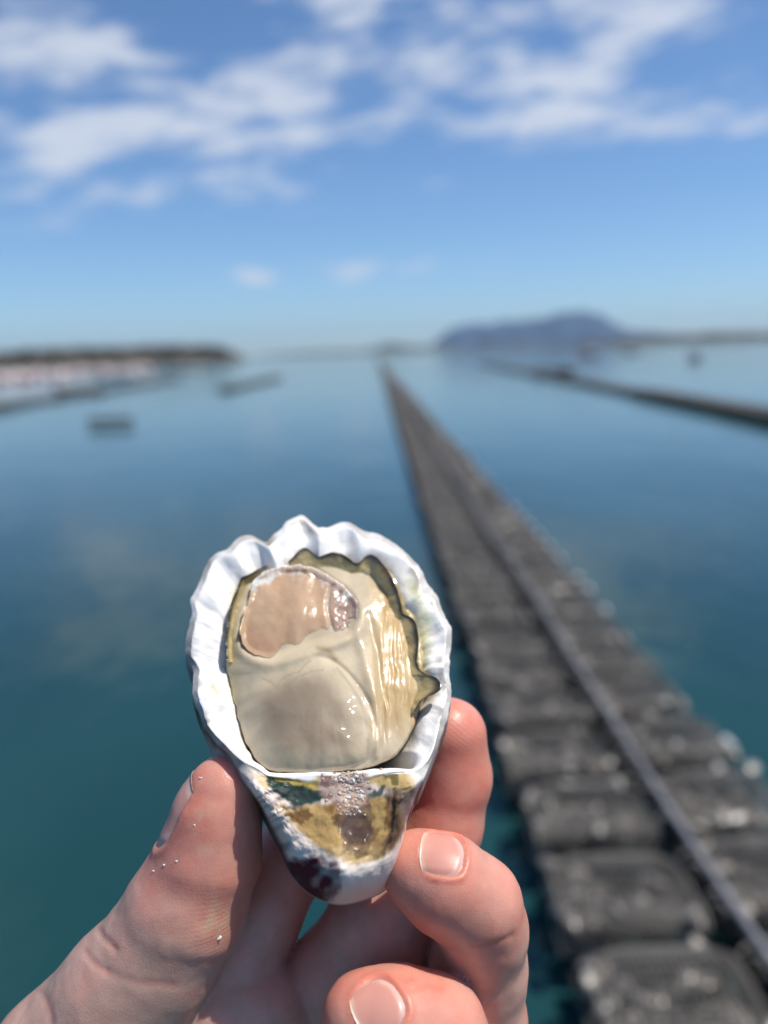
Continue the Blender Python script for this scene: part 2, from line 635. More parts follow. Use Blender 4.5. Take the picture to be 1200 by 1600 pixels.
def cage_mesh(name, lx, ly, lz):
    """a pillow of plastic mesh: hoops across, strands along, stout edges"""
    b = MB()

    def surf(s, t):
        # s along x in -1..1, t around the section 0..1
        a = t * 2 * math.pi
        ca, sa = math.cos(a), math.sin(a)
        y = math.copysign(abs(ca) ** .32, ca) * ly / 2
        z = math.copysign(abs(sa) ** .42, sa) * lz / 2
        sag = 1 - .35 * abs(s) ** 6
        return np.array([s * lx / 2, y * (1 - .06 * abs(s) ** 4), z * sag])
    nh = int(lx / .018)
    for i in range(nh + 1):
        s = -1 + 2 * i / nh
        b.tube([surf(s, k / 18) for k in range(18)], .0029 if 0 < i < nh else .006, 4, closed=True)
    for k in range(42):
        b.tube([surf(-1 + 2 * i / 5, k / 42) for i in range(6)], .0029, 4)
    for s in (-1, 1):
        for k in range(1, 6):
            t = .5 * k / 6
            b.tube([surf(s, t), surf(s, 1 - t)], .0022, 4)
    return b.data(name, M['cage'])


def oysters_mesh(name, lx, ly, lz, n, seed):
    r = random.Random(seed)
    b = MB()
    v, fc = icosphere(1)
    for i in range(n):
        s = np.array([r.uniform(.030, .048), r.uniform(.018, .030), r.uniform(.008, .015)])
        q = v * s * (1 + .25 * fbm(v[:, 0] * 1.5 + i * 3.1, v[:, 1] * 1.5, v[:, 2] * 1.5 + seed, seed, 2))[:, None]
        m3 = np.array(Matrix.Rotation(r.uniform(0, 6.28), 3, 'Z') @ Matrix.Rotation(r.uniform(-.8, .8), 3, 'X') @ Matrix.Rotation(r.uniform(-.5, .5), 3, 'Y'))
        x = r.choice([r.uniform(-.46, -.1), r.uniform(-.46, .46)]) * (lx - .06)
        c = np.array([x, r.uniform(-.40, .40) * (ly - .05), r.uniform(-.42, .26) * lz])
        g = r.choice([.07, .10, .14, .20, .28]) * r.uniform(.8, 1.2)
        if i >= n - 8:                        # loose ones lying along the edges, on top of the mesh
            ey = r.choice([-1, -1, 1])
            c = np.array([r.uniform(-.48, .48) * lx, ey * ly * r.uniform(.30, .52), lz * r.uniform(.30, .50)])
            g = r.choice([.14, .22, .34])
        elif i >= n - 22:
            c = np.array([-lx * r.uniform(.28, .5), r.uniform(-.40, .40) * ly, lz * r.uniform(.20, .36)])
            g = r.choice([.16, .24, .34])
        b.add(q @ m3.T * (.8 if i >= n - 22 else 1) + c, fc, (g * 1.06, g * .97, g * .84))
    return b.data(name, M['oysters'])


LZ = 0.18
LY = PITCH_ROW * .77
lxl = XP - XL - .05
lxr = XR - XP - .05
cageL, cageR = cage_mesh('mesh_cage', lxl, LY, LZ), cage_mesh('mesh_cage', lxr, LY, LZ)
oysL = [oysters_mesh('oysters', lxl, LY, LZ, 74, 10 + i) for i in range(6)]
oysR = [oysters_mesh('oysters', lxr, LY, LZ, 60, 20 + i) for i in range(6)]
cb = MB()
cb.tube([(0, -.03, 0), (0, .03, 0)], [.024, .024], 8)
cb.tube([(0, -.036, 0), (0, -.03, 0)], [.013, .024], 8)
cb.tube([(0, .03, 0), (0, .036, 0)], [.024, .013], 8)
float_me = cb.data('end_float', M['white'])
kb = MB()
kb.tube([(0, 0, -.01), (0, 0, .05), (.02, 0, .075), (.05, 0, .075), (.07, 0, .05)], .006, 5)
clip_me = kb.data('clip', M['cage'])


gap_shade_me = {}  # made-up dark bars standing in for the shade between bag rows
for sd_, lx_ in ((-1, lxl), (1, lxr)):
    bb = MB()
    for q_, z_ in ((.52, .012), (.60, .016), (.68, .010)):
        bb.tube([(-lx_ / 2, LY * q_, z_), (0, LY * q_, z_ + .004), (lx_ / 2, LY * q_, z_)], .020, 8)
    gap_shade_me[sd_] = bb.data('gap_shade_bar', M['black'])


def bag(pos, ang, side, r, label, group, parts=True):
    e = empty('oyster_bag', pos, Matrix.Rotation(ang, 3, 'Z') @ Matrix.Rotation(r.uniform(-.05, .05), 3, 'X') @ Matrix.Rotation(r.uniform(-.03, .03), 3, 'Y'),
              label=label, category='oyster bag', group=group)
    c = obj('mesh_cage', cageL if side < 0 else cageR, e, (0, 0, LZ / 2))
    o = obj('oysters', r.choice(oysL if side < 0 else oysR), e, (0, 0, LZ / 2), kind='stuff')
    if parts:
        obj('gap_shade_bar', gap_shade_me[side], e)
        for y in (-LY * .3, LY * .3):
            k = obj('clip', clip_me, e, ((lxl / 2 if side < 0 else -lxr / 2), y, LZ / 2))
            if side > 0:
                k.rotation_euler = (0, 0, math.pi)
        if side > 0 and r.random() < .6:
            f = obj('end_float', float_me, e, (lxr / 2 + .022, -LY * .1, LZ * .72))
    return e


ORD = ['nearest', 'second', 'third', 'fourth', 'fifth', 'sixth', 'seventh', 'eighth', 'ninth', 'tenth', 'eleventh', 'twelfth']
rr = random.Random(5)
NROW = 100
ystart = Y0 + .05 - PITCH_ROW * .5
rows = [ystart + i * PITCH_ROW for i in range(0, NROW)]
for i, y in enumerate(rows):
    yj = y + rr.uniform(-.02, .02)
    for side in (-1, 1):
        x = (XL + lxl / 2 if side < 0 else XR - lxr / 2) + rr.uniform(-.012, .012)
        p = line_n * x + line_d * (yj + (0 if side < 0 else .05))
        sname = 'left' if side < 0 else 'right'
        if i < 12:
            lab = 'dark mesh oyster bag on the %s of the grey pipe, %s row from the camera' % (sname, ORD[i])
        else:
            lab = 'small dark mesh oyster bag further up the long row, %s of the pipe' % sname
        bag((p[0], p[1], BAG_TOP - LZ + rr.uniform(-.012, .012)), -LINE_AZ + rr.uniform(-.04, .04), side, rr, lab,
            'oyster bags floating in the long row' if i < 12 else 'far oyster bags %s of the pipe' % sname, parts=i < 30)


def far_rows(name, P0, P1, width, pitch, label, col=(.09, .088, .082)):
    """rows of bags too far off to pick apart, along P0-P1 on the water"""
    b = MB()
    P0, P1 = np.array(P0[:2]), np.array(P1[:2])
    L = np.linalg.norm(P1 - P0)
    d = (P1 - P0) / L
    n = np.array([d[1], -d[0]])
    ang = math.atan2(d[1], d[0]) - math.pi / 2
    v, fc = icosphere(1)
    v = np.sign(v) * np.abs(v) ** .45
    for i in range(int(L / pitch)):
        for s in (-1, 1):
            c = P0 + d * (i + .5) * pitch + n * s * width * .25
            q = v * np.array([width * .24, pitch * .42, .075])
            x = q[:, 0] * math.cos(ang) - q[:, 1] * math.sin(ang)
            yy = q[:, 0] * math.sin(ang) + q[:, 1] * math.cos(ang)
            g = random.uniform(.6, 1.35)
            b.add(np.stack([x + c[0], yy + c[1], q[:, 2] + .10 + random.uniform(-.02, .02)], 1), fc, np.array(col) * g)
    o = obj(name, b.data(name, M['farbag']), kind='stuff', label=label, category='oyster bags')
    return o


yfar = rows[-1] + PITCH_ROW * .6
cxm = (XL + XR) / 2
Pa = line_n * cxm + line_d * yfar
Pb = line_n * cxm + line_d * 190
far_rows('far_oyster_bags', Pa, Pb, XR - XL, PITCH_ROW, 'vanishing far end of the long row of oyster bags')

# the pipe that carries the bags
pb = MB()
ys = list(np.linspace(0.6, 12, 40)) + list(np.linspace(13, 190, 60))
pb.tube([(*(line_n * (XP + .012 * math.sin(y * 1.7)) + line_d * y), BAG_TOP + .045 + .008 * math.sin(y * 2.6)) for y in ys], .0115, 10)
obj('pipe', pb.data('pipe', M['pipe']), label='long grey pipe running along the top of the oyster bags', category='pipe')

# ---- other rows out on the water
def side_row(pa, pb_, n_ind, label, group, farlabel):
    A, B = ground(*pa, .1), ground(*pb_, .1)
    L = np.linalg.norm((B - A)[:2]); d = (B - A)[:2] / L
    ang = math.atan2(d[1], d[0]) - math.pi / 2
    nn = np.array([d[1], -d[0]])
    wtot = lxl + lxr + .1
    for i in range(n_ind):
        for side in (-1, 1):
            p = A[:2] + d * (i + .5) * PITCH_ROW + nn * side * wtot * .25
            if (i + .5) * PITCH_ROW > L:
                return
            lab = label if n_ind > 3 else label.replace('dark mesh', 'dark %s mesh' % (('near right-hand', 'near left-hand', 'second right-hand', 'second left-hand')[i * 2 + (side < 0)]))
            bag((p[0], p[1], .05), ang, side, rr, lab, group, parts=False)
    s = n_ind * PITCH_ROW
    if s + 1 < L:
        far_rows('far_oyster_bags', A[:2] + d * s, B[:2], wtot, PITCH_ROW, farlabel)


side_row((1290, 664), (755, 568), 30, 'dark mesh oyster bag in the row across the right-hand water', 'oyster bags in the right-hand row', 'far end of the right-hand row of oyster bags')
side_row((-60, 643), (275, 592), 10, 'dark mesh oyster bag in the row at the left edge of the water', 'oyster bags in the left-hand row', 'far end of the left-hand row of oyster bags')
side_row((350, 608), (436, 588), 2, 'dark mesh oyster bag at the near end of the short row mid left', 'oyster bags in the short row', 'short dark row of oyster bags mid left')

far_rows('far_oyster_bags', ground(1290, 664, .1), ground(1800, 755.5, .1), lxl + lxr + .1, PITCH_ROW, 'near end of the right-hand row of oyster bags at the picture edge')
far_rows('far_oyster_bags', ground(-60, 643, .1), ground(-420, 697.8, .1), lxl + lxr + .1, PITCH_ROW, 'near end of the left-hand row of oyster bags at the picture edge')

# a raft of three bags alone on the left water
g0 = ground(173, 665, 0)
for k in range(3):
    e = bag((g0[0] + (k - 1) * .42, g0[1], .05), 1.57, -1, rr, '%s of three mesh oyster bags drifting alone on the left water' % ['leftmost', 'middle', 'rightmost'][k], 'lone oyster bags', parts=False)

# ---- small boats, pale floats
def boat(px, py, L, hull, ang, label, mast=False):
    g = ground(px, py, 0)
    e = empty('boat', g, Matrix.Rotation(ang, 3, 'Z'), label=label, category='boat')
    n, V = 15, []
    for i in range(n):
        s = -1 + 2 * i / (n - 1)
        wd = L * .19 * max(.03, (1 - max(0, s) ** 2.2)) * (.85 if s < -.9 else 1)
        for (k, zz) in ((-.62, -.10), (-1, .10), (-1.04, .13), (-.90, .13), (-.7, -.02), (.7, -.02), (.90, .13), (1.04, .13), (1, .10), (.62, -.10)):
            V.append((s * L / 2, k * wd, zz * L * (.95 + .35 * max(0, s) ** 2) if zz > 0 else zz * L * .6))
    q = 10
    Fc = [(i * q + k, (i + 1) * q + k, (i + 1) * q + (k + 1) % q, i * q + (k + 1) % q) for i in range(n - 1) for k in range(q)]
    Fc += [tuple(range(q)), tuple((n - 1) * q + k for k in reversed(range(q)))]
    make('hull', V, Fc, M['boat'], e, cols=np.tile(hull, (len(V), 1)))
    b = MB()
    b.box((0, 0, L * .07), (L * .1, L * .36, L * .015), (.3, .25, .2)); b.box((L * .22, 0, L * .07), (L * .1, L * .28, L * .015), (.3, .25, .2))
    obj('seat', b.data('seat', M['boat'], False), e)
    b = MB()
    b.box((-L * .53, 0, L * .16), (L * .08, L * .07, L * .12), (.03, .03, .035)); b.tube([(-L * .53, 0, L * .1), (-L * .54, 0, -L * .06)], L * .015, 6, (.03, .03, .035))
    obj('outboard_motor', b.data('outboard_motor', M['boat'], False), e)
    if mast:
        b = MB(); b.tube([(L * .1, 0, 0), (L * .1, 0, L * 1.1)], L * .012, 6, (.25, .25, .27))
        obj('mast', b.data('mast', M['boat']), e)
    return e


boat(870, 584, 2.6, (.04, .05, .06), .4, 'small dark skiff lying across the right-hand row of oyster bags')
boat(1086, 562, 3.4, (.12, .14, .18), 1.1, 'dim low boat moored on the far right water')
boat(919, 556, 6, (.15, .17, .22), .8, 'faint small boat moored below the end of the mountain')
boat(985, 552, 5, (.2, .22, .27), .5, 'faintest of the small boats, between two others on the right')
boat(186, 592, 3.6, (.78, .76, .74), .1, 'white boat moored at the left among pale floats')
boat(291, 579, 4.6, (.78, .74, .66), .2, 'cream white boat moored close below the end of the wooded shore')
boat(125, 615, 2.4, (.05, .055, .05), .3, 'dark skiff tied up beside the left-hand row of oyster bags')

fb = MB()
fv, ff = icosphere(2)
prof = np.array([(0, -.34), (.16, -.32), (.24, -.2), (.25, .2), (.2, .34), (.1, .4), (.06, .42), (.06, .5), (0, .52)])
V, Fc = [], []
NS = 10
for (r_, z_) in prof:
    for k in range(NS):
        a = 2 * math.pi * k / NS
        V.append((r_ * math.cos(a), r_ * math.sin(a), z_))
for i in range(len(prof) - 1):
    for k in range(NS):
        Fc.append((i * NS + k, i * NS + (k + 1) % NS, (i + 1) * NS + (k + 1) % NS, (i + 1) * NS + k))
M['float'] = mat_plain('pale_pink_float', (.80, .62, .58), .5, 2, .15)
fl_me = mesh_data('float_drum', V, Fc, M['float'])
rf = random.Random(3)
for k in range(42):
    px = -30 + k * 6.4 + rf.uniform(-2, 2)
    g = ground(px, 598 - k * .42 + rf.uniform(-8, 4), 0)
    o = obj('float_drum', fl_me, None, (g[0], g[1], .25), label='pale pink float drum in the crowd moored off the left shore', category='float', group='pale floats off the left shore')
    o.rotation_euler = (rf.uniform(-.2, .2), rf.uniform(-.2, .2), 0)
    s = rf.uniform(1.1, 2.0); o.scale = (s, s, s)
# ------------------------------------------------------------------ sea air
def build_haze():
    a, z0, z1 = R_W + 400, -1.2, 760.0
    V = [(x, y, z) for x in (-a, a) for y in (-a, a) for z in (z0, z1)]
    Fc = [(0, 1, 3, 2), (4, 6, 7, 5), (0, 4, 5, 1), (2, 3, 7, 6), (0, 2, 6, 4), (1, 5, 7, 3)]
    mt = bpy.data.materials.new('haze')
    mt.use_nodes = True
    t = mt.node_tree
    t.nodes.clear()
    out = t.nodes.new('ShaderNodeOutputMaterial')
    pv = t.nodes.new('ShaderNodeVolumePrincipled')
    pv.inputs['Color'].default_value = (.60, .78, 1.0, 1)
    pv.inputs['Density'].default_value = HAZE_DENSITY
    pv.inputs['Anisotropy'].default_value = 0.2
    t.links.new(pv.outputs[0], out.inputs['Volume'])
    make('haze', V, Fc, mt, smooth=False, kind='stuff')


HAZE_DENSITY = 3.2e-5
build_haze()

# ------------------------------------------------------------------ the oyster (camera-aligned local frame, photo pixels at arm's length)
S = DIST / F
TAU = math.radians(38)
cT, sT = math.cos(TAU), math.sin(TAU)


def cpt(px, py, w):
    d = DIST + np.asarray(w, float) * S
    return np.stack([(np.asarray(px, float) - 600) / F * d, (800 - np.asarray(py, float)) / F * d, -d * np.ones_like(np.asarray(px, float))], -1)


def uvz_to_img(u, v, z):
    return 500 + u, 1205 - v * cT - z * sT, v * sT - z * cT


def img_to_uvz(px, py, w):
    a = 1205 - np.asarray(py, float)
    return np.asarray(px, float) - 500, w * sT + a * cT, a * sT - w * cT


def chaikin(P, n=3):
    P = [np.array(q, float) for q in P]
    for _ in range(n):
        Q = []
        for a, b in zip(P, P[1:] + P[:1]):
            Q += [.75 * a + .25 * b, .25 * a + .75 * b]
        P = Q
    return [tuple(q) for q in P]


def w_of(py, z):
    v = ((1205 - py) - z * sT) / cT
    return v * sT - z * cT


OY0 = cpt(540, 1400, 40)                       # origin of the oyster (its beak)
HD0 = cpt(300, 1700, 150)


def to_local(P, o):
    return P - o


def radial(poly, c, n):
    p = np.array(poly, float) - np.array(c)
    th = np.arctan2(p[:, 0], -p[:, 1]) % (2 * math.pi)    # 0 = up, clockwise
    r = np.hypot(p[:, 0], p[:, 1])
    o = np.argsort(th)
    th, r = th[o], r[o]
    T = np.concatenate([th - 2 * math.pi, th, th + 2 * math.pi])
    Rr = np.concatenate([r, r, r])
    q = np.arange(n) * 2 * math.pi / n
    # interpolate in cartesian-ish density: linear in angle after densifying the polygon edges
    return q, np.interp(q, T, Rr)


def densify(poly, step=4.0):
    out = []
    for i in range(len(poly)):
        a, b = np.array(poly[i], float), np.array(poly[(i + 1) % len(poly)], float)
        k = max(1, int(np.hypot(*(b - a)) / step))
        for j in range(k):
            out.append(a + (b - a) * j / k)
    return out


def smooth_ring(a, s):
    k = np.exp(-.5 * (np.arange(-3 * s, 3 * s + 1) / s) ** 2); k /= k.sum()
    b = np.concatenate([a[-3 * s:], a, a[:3 * s]])
    return np.convolve(b, k, 'valid')


def seg_dist(px, py, poly, closed=False):
    d = np.full(np.shape(px), 1e9)
    P = [np.array(q, float) for q in poly]
    if closed:
        P = P + [P[0]]
    for a, b in zip(P[:-1], P[1:]):
        ab = b - a
        t = np.clip(((px - a[0]) * ab[0] + (py - a[1]) * ab[1]) / (ab @ ab + 1e-9), 0, 1)
        d = np.minimum(d, np.hypot(px - a[0] - t * ab[0], py - a[1] - t * ab[1]))
    return d


def inside(px, py, poly):
    c = np.zeros(np.shape(px), bool)
    n = len(poly)
    for i in range(n):
        x1, y1 = poly[i]; x2, y2 = poly[(i + 1) % n]
        if y1 == y2:
            continue
        hit = ((y1 > py) != (y2 > py)) & (px < (x2 - x1) * (py - y1) / (y2 - y1) + x1)
        c ^= hit
    return c


def sdist(px, py, poly):
    d = seg_dist(px, py, poly, True)
    return np.where(inside(px, py, poly), -d, d)


BODY = [(393, 899), (375, 908), (363, 945), (354, 995), (356, 1029), (365, 1071), (373, 1117), (386, 1159), (404, 1188), (423, 1203), (500, 1206), (569, 1200), (612, 1183), (634, 1156), (648, 1125), (655, 1098),
        (668, 1078), (660, 1050), (650, 1010), (645, 975), (626, 950), (615, 912), (595, 890), (575, 882), (555, 886), (535, 878), (515, 876), (497, 882), (478, 876), (455, 882), (430, 887), (412, 891)]
RIM = [(473, 806), (484, 812), (496, 826), (510, 827), (524, 818), (538, 813), (550, 817), (561, 828), (577, 839), (600, 839), (612, 846), (623, 853), (636, 864), (649, 880), (658, 890), (665, 905),
       (667, 922), (682, 931), (687, 942), (690, 956), (703, 979), (704, 1000), (699, 1048), (706, 1083), (695, 1125), (680, 1167), (668, 1190), (650, 1205), (617, 1203), (590, 1205), (560, 1208),
       (530, 1210), (490, 1210), (440, 1212), (418, 1210), (404, 1200), (384, 1193), (370, 1183), (354, 1167), (327, 1144), (312, 1117), (304, 1087), (303, 1044), (291, 1025), (293, 987), (303, 952), (294, 937), (306, 927),
       (316, 899), (330, 870), (352, 860), (373, 841), (393, 834), (404, 842), (414, 854), (431, 837), (450, 814), (462, 808)]
OUT = [(473, 805), (496, 825), (510, 827), (538, 812), (561, 827), (600, 838), (623, 852), (649, 879), (666, 904), (683, 930), (691, 956), (704, 979), (706, 1000), (701, 1048), (707, 1083), (697, 1125), (682, 1170),
       (663, 1213), (653, 1234), (643, 1260), (634, 1285), (633, 1313), (624, 1357), (608, 1388), (585, 1400), (563, 1407), (540, 1412), (517, 1411), (496, 1403), (478, 1392), (458, 1370), (446, 1348), (438, 1325), (424, 1300), (412, 1272), (396, 1244), (380, 1215), (362, 1178),
       (338, 1160), (318, 1135), (308, 1110), (302, 1087), (301, 1044), (290, 1025), (292, 987), (302, 952), (293, 937), (305, 926), (315, 899), (330, 869), (352, 859), (373, 840), (393, 833), (414, 853), (450, 813)]
SC = (505.0, 1040.0)


def shell_mesh():
    n = 560
    th, R = radial(densify(RIM), SC, n)
    _, O = radial(densify(OUT), SC, n)
    _, MR = radial(densify(BODY), SC, n)
    R = smooth_ring(R, 2); O = smooth_ring(O, 2); MR = smooth_ring(MR, 10)
    jag = sstep(1180, 1120, SC[1] - np.cos(th) * R)
    chip = 2.2 * fbm(np.sin(th) * 14, -np.cos(th) * 14, .4, 41, 3)
    R = R + jag * (chip - 6.5 - 2.5 * fbm(np.sin(th) * 5, -np.cos(th) * 5, .9, 43, 2))
    O = np.maximum(O + jag * chip, R + 1.0)
    dx, dy = np.sin(th), -np.cos(th)
    rx, ry = SC[0] + dx * R, SC[1] + dy * R
    ox, oy = SC[0] + dx * O, SC[1] + dy * O
    Rs = smooth_ring(R, 16)
    top = sstep(1212, 1186, ry)                      # 1 on the free rim, 0 at the hinge
    zr = (-.45 * (R - Rs) + 7 * fbm(dx * 3.0, dy * 3.0, 0, 51, 3)) * top
    ru, rv, rz = img_to_uvz(rx, ry, w_of(ry, zr))
    cu, cv = SC[0] - 500, (1205 - SC[1]) / cT
    flute = (R - smooth_ring(R, 9)) * .3 + 1.4 * fbm(dx * 4, dy * 4, 1.5, 61, 2)
    lip0 = np.clip(MR / smooth_ring(R, 10) + .10, .74, .95)
    rings, cols, rough = [], [], []
    # ---- inner face: centre -> rim
    K = 46
    for k in range(K + 1):
        rho = k / K
        dep = 8 * (1 - rho) + 8 * sstep(.99, .80, rho) + 124 * (lambda q: q * q * (3 - 2 * q))(np.clip((lip0 - rho) / .45, 0, 1))
        dep_h = 120 * sstep(.985, .80, rho)
        dep = dep * top + dep_h * (1 - top)
        amp = sstep(.80, .94, rho) * sstep(1.0, .97, rho)
        u = cu + (ru - cu) * rho
        v = cv + (rv - cv) * rho
        z = rz * sstep(.5, 1, rho) - dep - flute * amp * top + (5.0 * fbm(u / 40, v / 40, 0, 72, 2) + 1.0 * fbm(u / 12, v / 12, 0, 71, 3)) * sstep(1, .93, rho)
        px, py, w = uvz_to_img(u, v, z)
        rings.append(cpt(px, py, w))
        nz = fbm(u / 30, v / 30, .7, 81, 4)
        c = np.tile(np.array([.85, .83, .80]), (n, 1)) * (1 + .05 * nz)[:, None]
        # wet greenish stain of the flesh on the right inner wall, ochre fleck at the left
        g = sstep(14, -10, seg_dist(px, py, [(640, 905), (662, 960), (664, 1010), (660, 1045)]) - 6 + 6 * nz) * .75
        c = c * (1 - g)[:, None] + np.array([.74, .72, .40]) * g[:, None]
        g = sstep(3, -4, seg_dist(px, py, [(332, 1073), (345, 1090)]) - 5 + 3 * nz) * .8
        c = c * (1 - g)[:, None] + np.array([.62, .50, .24]) * g[:, None]
        # dark flecks of the outer layer on the very edge of the rim, where it frays
        e = sstep(.90, 1.0, rho) * np.clip(fbm(dx * 7, dy * 7, 3.3, 91, 3) * 2.2 - .05 + .9 * sstep(834, 815, ry) + .6 * sstep(560, 640, rx) * sstep(960, 900, ry), 0, 1) * .75
        e = e * top
        c = c * (1 - e)[:, None] + np.array([.30, .26, .22]) * e[:, None]
        cols.append(c); rough.append(np.full(n, .30))
    # ---- rim -> outer silhouette (a thin edge above, the hinge face and beak below)
    J = 64
    wo_top = w_of(oy, zr - 9)
    wo_bot = 15 + 35 * sstep(0, 90, np.abs(ox - 535))
    bot = sstep(16, 48, O - R)
    wo = wo_top * (1 - bot) + wo_bot * bot
    rw = w_of(ry, zr)
    for j in range(1, J + 1):
        t = j / J
        px = rx + (ox - rx) * t
        py = ry + (oy - ry) * t
        w = rw + (wo - rw) * t
        lig = np.clip(1 - np.abs(px - 530) / 150, 0, 1)
        bulge = 140 * t * (1 - t ** 9) * (.55 + .45 * lig)
        # step under the lip, raised rim round the ligament pit, growth ridges at the left
        step = -3 * sstep(.05, .09, t) * sstep(.34, .20, t) * sstep(660, 620, px)
        nz = fbm(px / 17, py / 17, .2, 101, 4)
        ridge = 2.6 * np.sin((py * .8 + px * .5) / 5.0 + 3 * nz) * sstep(480, 440, px) * sstep(.05, .2, t)
        pit = -2 * sstep(30, 12, np.hypot((px - 557) * 1.1, (py - 1294) * .95))
        plate = 2.5 * (((py * .9 + px * .35 + 14 * nz) / 13.0) % 1.0) * sstep(.45, .6, t)
        lump = plate + 7 * sstep(60, 15, np.hypot(px - 590, py - 1368)) + 2.2 * nz
        crack = -3 * sstep(4, 0, seg_dist(px, py, [(616, 1235), (613, 1270), (606, 1325)]) - 1.5)
        w = w - bot * (bulge + step + ridge + pit + lump * sstep(0, .2, t) + crack) + (1 - bot) * 0
        rings.append(cpt(px, py, w))
        # pigments of the hinge face
        wx, wy = px + 3.5 * fbm(px / 9, py / 9, 4, 111, 4), py + 3.5 * fbm(px / 9, py / 9, 9, 121, 4)
        c = np.tile(np.array([.74, .64, .56]), (n, 1)) * (1 + .10 * nz)[:, None]

        def put(mask, col, c):
            mask = np.clip(mask, 0, 1)
            return c * (1 - mask)[:, None] + np.array(col) * mask[:, None]
        streak = sstep(.25, .75, vnoise((py * .9 + px * .45) / 3.6, px / 40, 0, 131)) * sstep(490, 445, px) * .75
        c = put(streak, (.24, .18, .17), c)
        yel = sstep(5, -5, sdist(wx, wy, [(432, 1258), (455, 1262), (505, 1256), (560, 1250), (625, 1238), (632, 1290), (612, 1330), (580, 1348), (545, 1350), (505, 1330), (470, 1300), (448, 1280)]))
        c = put(yel * .95, (.46, .29, .095), c)
        c = put(yel * sstep(-.1, .6, fbm(wx / 22, wy / 22, 7, 141, 4)) * .9, (.17, .085, .03), c)
        c = put(yel * sstep(1310, 1345, wy) * .5, (.64, .50, .28), c)
        oli = sstep(3, -3, sdist(wx, wy, [(402, 1203), (420, 1211), (495, 1210), (500, 1232), (470, 1236), (430, 1226)]))
        c = put(oli, (.44, .32, .09), c)
        oli = sstep(3, -3, sdist(wx, wy, [(570, 1207), (640, 1206), (655, 1218), (640, 1240), (600, 1232), (575, 1222)]))
        c = put(oli, (.50, .36, .15), c)
        edge = sstep(5, 0, seg_dist(wx, wy, [(386, 1200), (404, 1214), (418, 1228)]) - 4)
        c = put(edge * .8, (.60, .42, .18), c)
        dg = sstep(3, -3, sdist(wx, wy, [(410, 1211), (440, 1221), (478, 1229), (508, 1234), (515, 1246), (490, 1258), (462, 1262), (444, 1252), (424, 1232)]))
        c = put(dg * .97, (.008, .028, .024), c)
        c = put(dg * sstep(.3, .9, fbm(wx / 10, wy / 10, 3, 151, 3)) * .4, (.02, .10, .09), c)
        dg2 = sstep(4, 0, seg_dist(wx, wy, [(572, 1246), (590, 1238), (600, 1230)]) - 3)
        c = put(dg2 * .9, (.02, .06, .05), c)
        dg3 = sstep(4, 0, seg_dist(wx, wy, [(604, 1212), (616, 1208), (617, 1222)]) - 3)
        c = put(dg3 * .8, (.07, .06, .02), c)
        br = sstep(4, -4, sdist(wx, wy, [(604, 1234), (650, 1230), (640, 1262), (634, 1300), (616, 1322), (604, 1330), (598, 1320), (611, 1280)]))
        c = put(br * .75, (.13, .075, .05), c)
        c = put(sstep(3, 0, seg_dist(wx + 4 * nz, wy, [(616, 1235), (612, 1262), (615, 1285), (606, 1325)]) - 1) * .75, (.07, .04, .03), c)
        sp = sstep(4, -4, np.hypot((wx - 557) / 25, (wy - 1294) / 29) * 26 - 24)
        c = put(sp * np.clip(1.0 + .4 * fbm(px / 8, py / 8, 1, 155, 3), 0, .97), (.050, .034, .034), c)
        c = put(sstep(3, -2, seg_dist(wx, wy, [(556, 1335), (600, 1332)]) - 5) * .7, (.10, .065, .03), c)
        pk = sstep(5, -5, sdist(wx, wy, [(497, 1208), (575, 1206), (578, 1262), (545, 1275), (518, 1255), (500, 1238)]))
        c = put(pk * .8, (.40, .28, .23), c)
        c = put(pk * sstep(-.1, .6, fbm(wx / 9, wy / 9, 6, 156, 4)) * .75, (.17, .09, .07), c)
        c = put(sstep(6, -4, sdist(wx, wy, [(528, 1262), (580, 1262), (590, 1300), (575, 1328), (545, 1330), (528, 1300)]) + 7 * fbm(wx / 11, wy / 11, 8, 157, 3)) * .7, (.07, .04, .032), c)
        lw = sstep(6, -6, sdist(wx, wy, [(505, 1338), (560, 1355), (600, 1346), (640, 1310), (640, 1420), (440, 1430), (440, 1330)]))
        c = put(lw * .9, (.80, .72, .65), c)
        pu = sstep(5, -6, sdist(wx + 6 * nz, wy, [(446, 1345), (490, 1336), (525, 1348), (536, 1364), (528, 1392), (510, 1418), (480, 1405)]))
        c = put(pu * (.85 + .35 * nz), (.085, .018, .028), c)
        lw_ = .05 + .05 * sstep(430, 400, px) + .10 * sstep(590, 640, px) + .02 * nz
        lip = sstep(lw_ + .02, lw_ - .01, np.full(n, t)) * np.clip(sstep(500, 490, px) + sstep(568, 580, px), 0, 1)
        c = put(lip, (.80, .79, .77), c)
        lf = sstep(.86, .99, t) * sstep(505, 470, px) * sstep(1215, 1260, py)
        c = put(lf * .85, (.07, .035, .035), c)
        # free edge elsewhere: frayed brown-grey periostracum
        fe = np.clip(.35 + .6 * fbm(dx * 8, dy * 8, 2.2, 161, 3), 0, .9)
        cf = np.array([.80, .78, .75]) * (1 - fe)[:, None] + np.array([.26, .21, .17]) * fe[:, None]
        c = c * bot[:, None] + cf * (1 - bot)[:, None]
        cols.append(c); rough.append(np.where(bot > .5, .60 + .12 * nz, .5))
    # ---- back of the cup
    B = 40
    su, sv, sz = img_to_uvz(ox, oy, wo)
    bu, bv = 10.0, 150.0
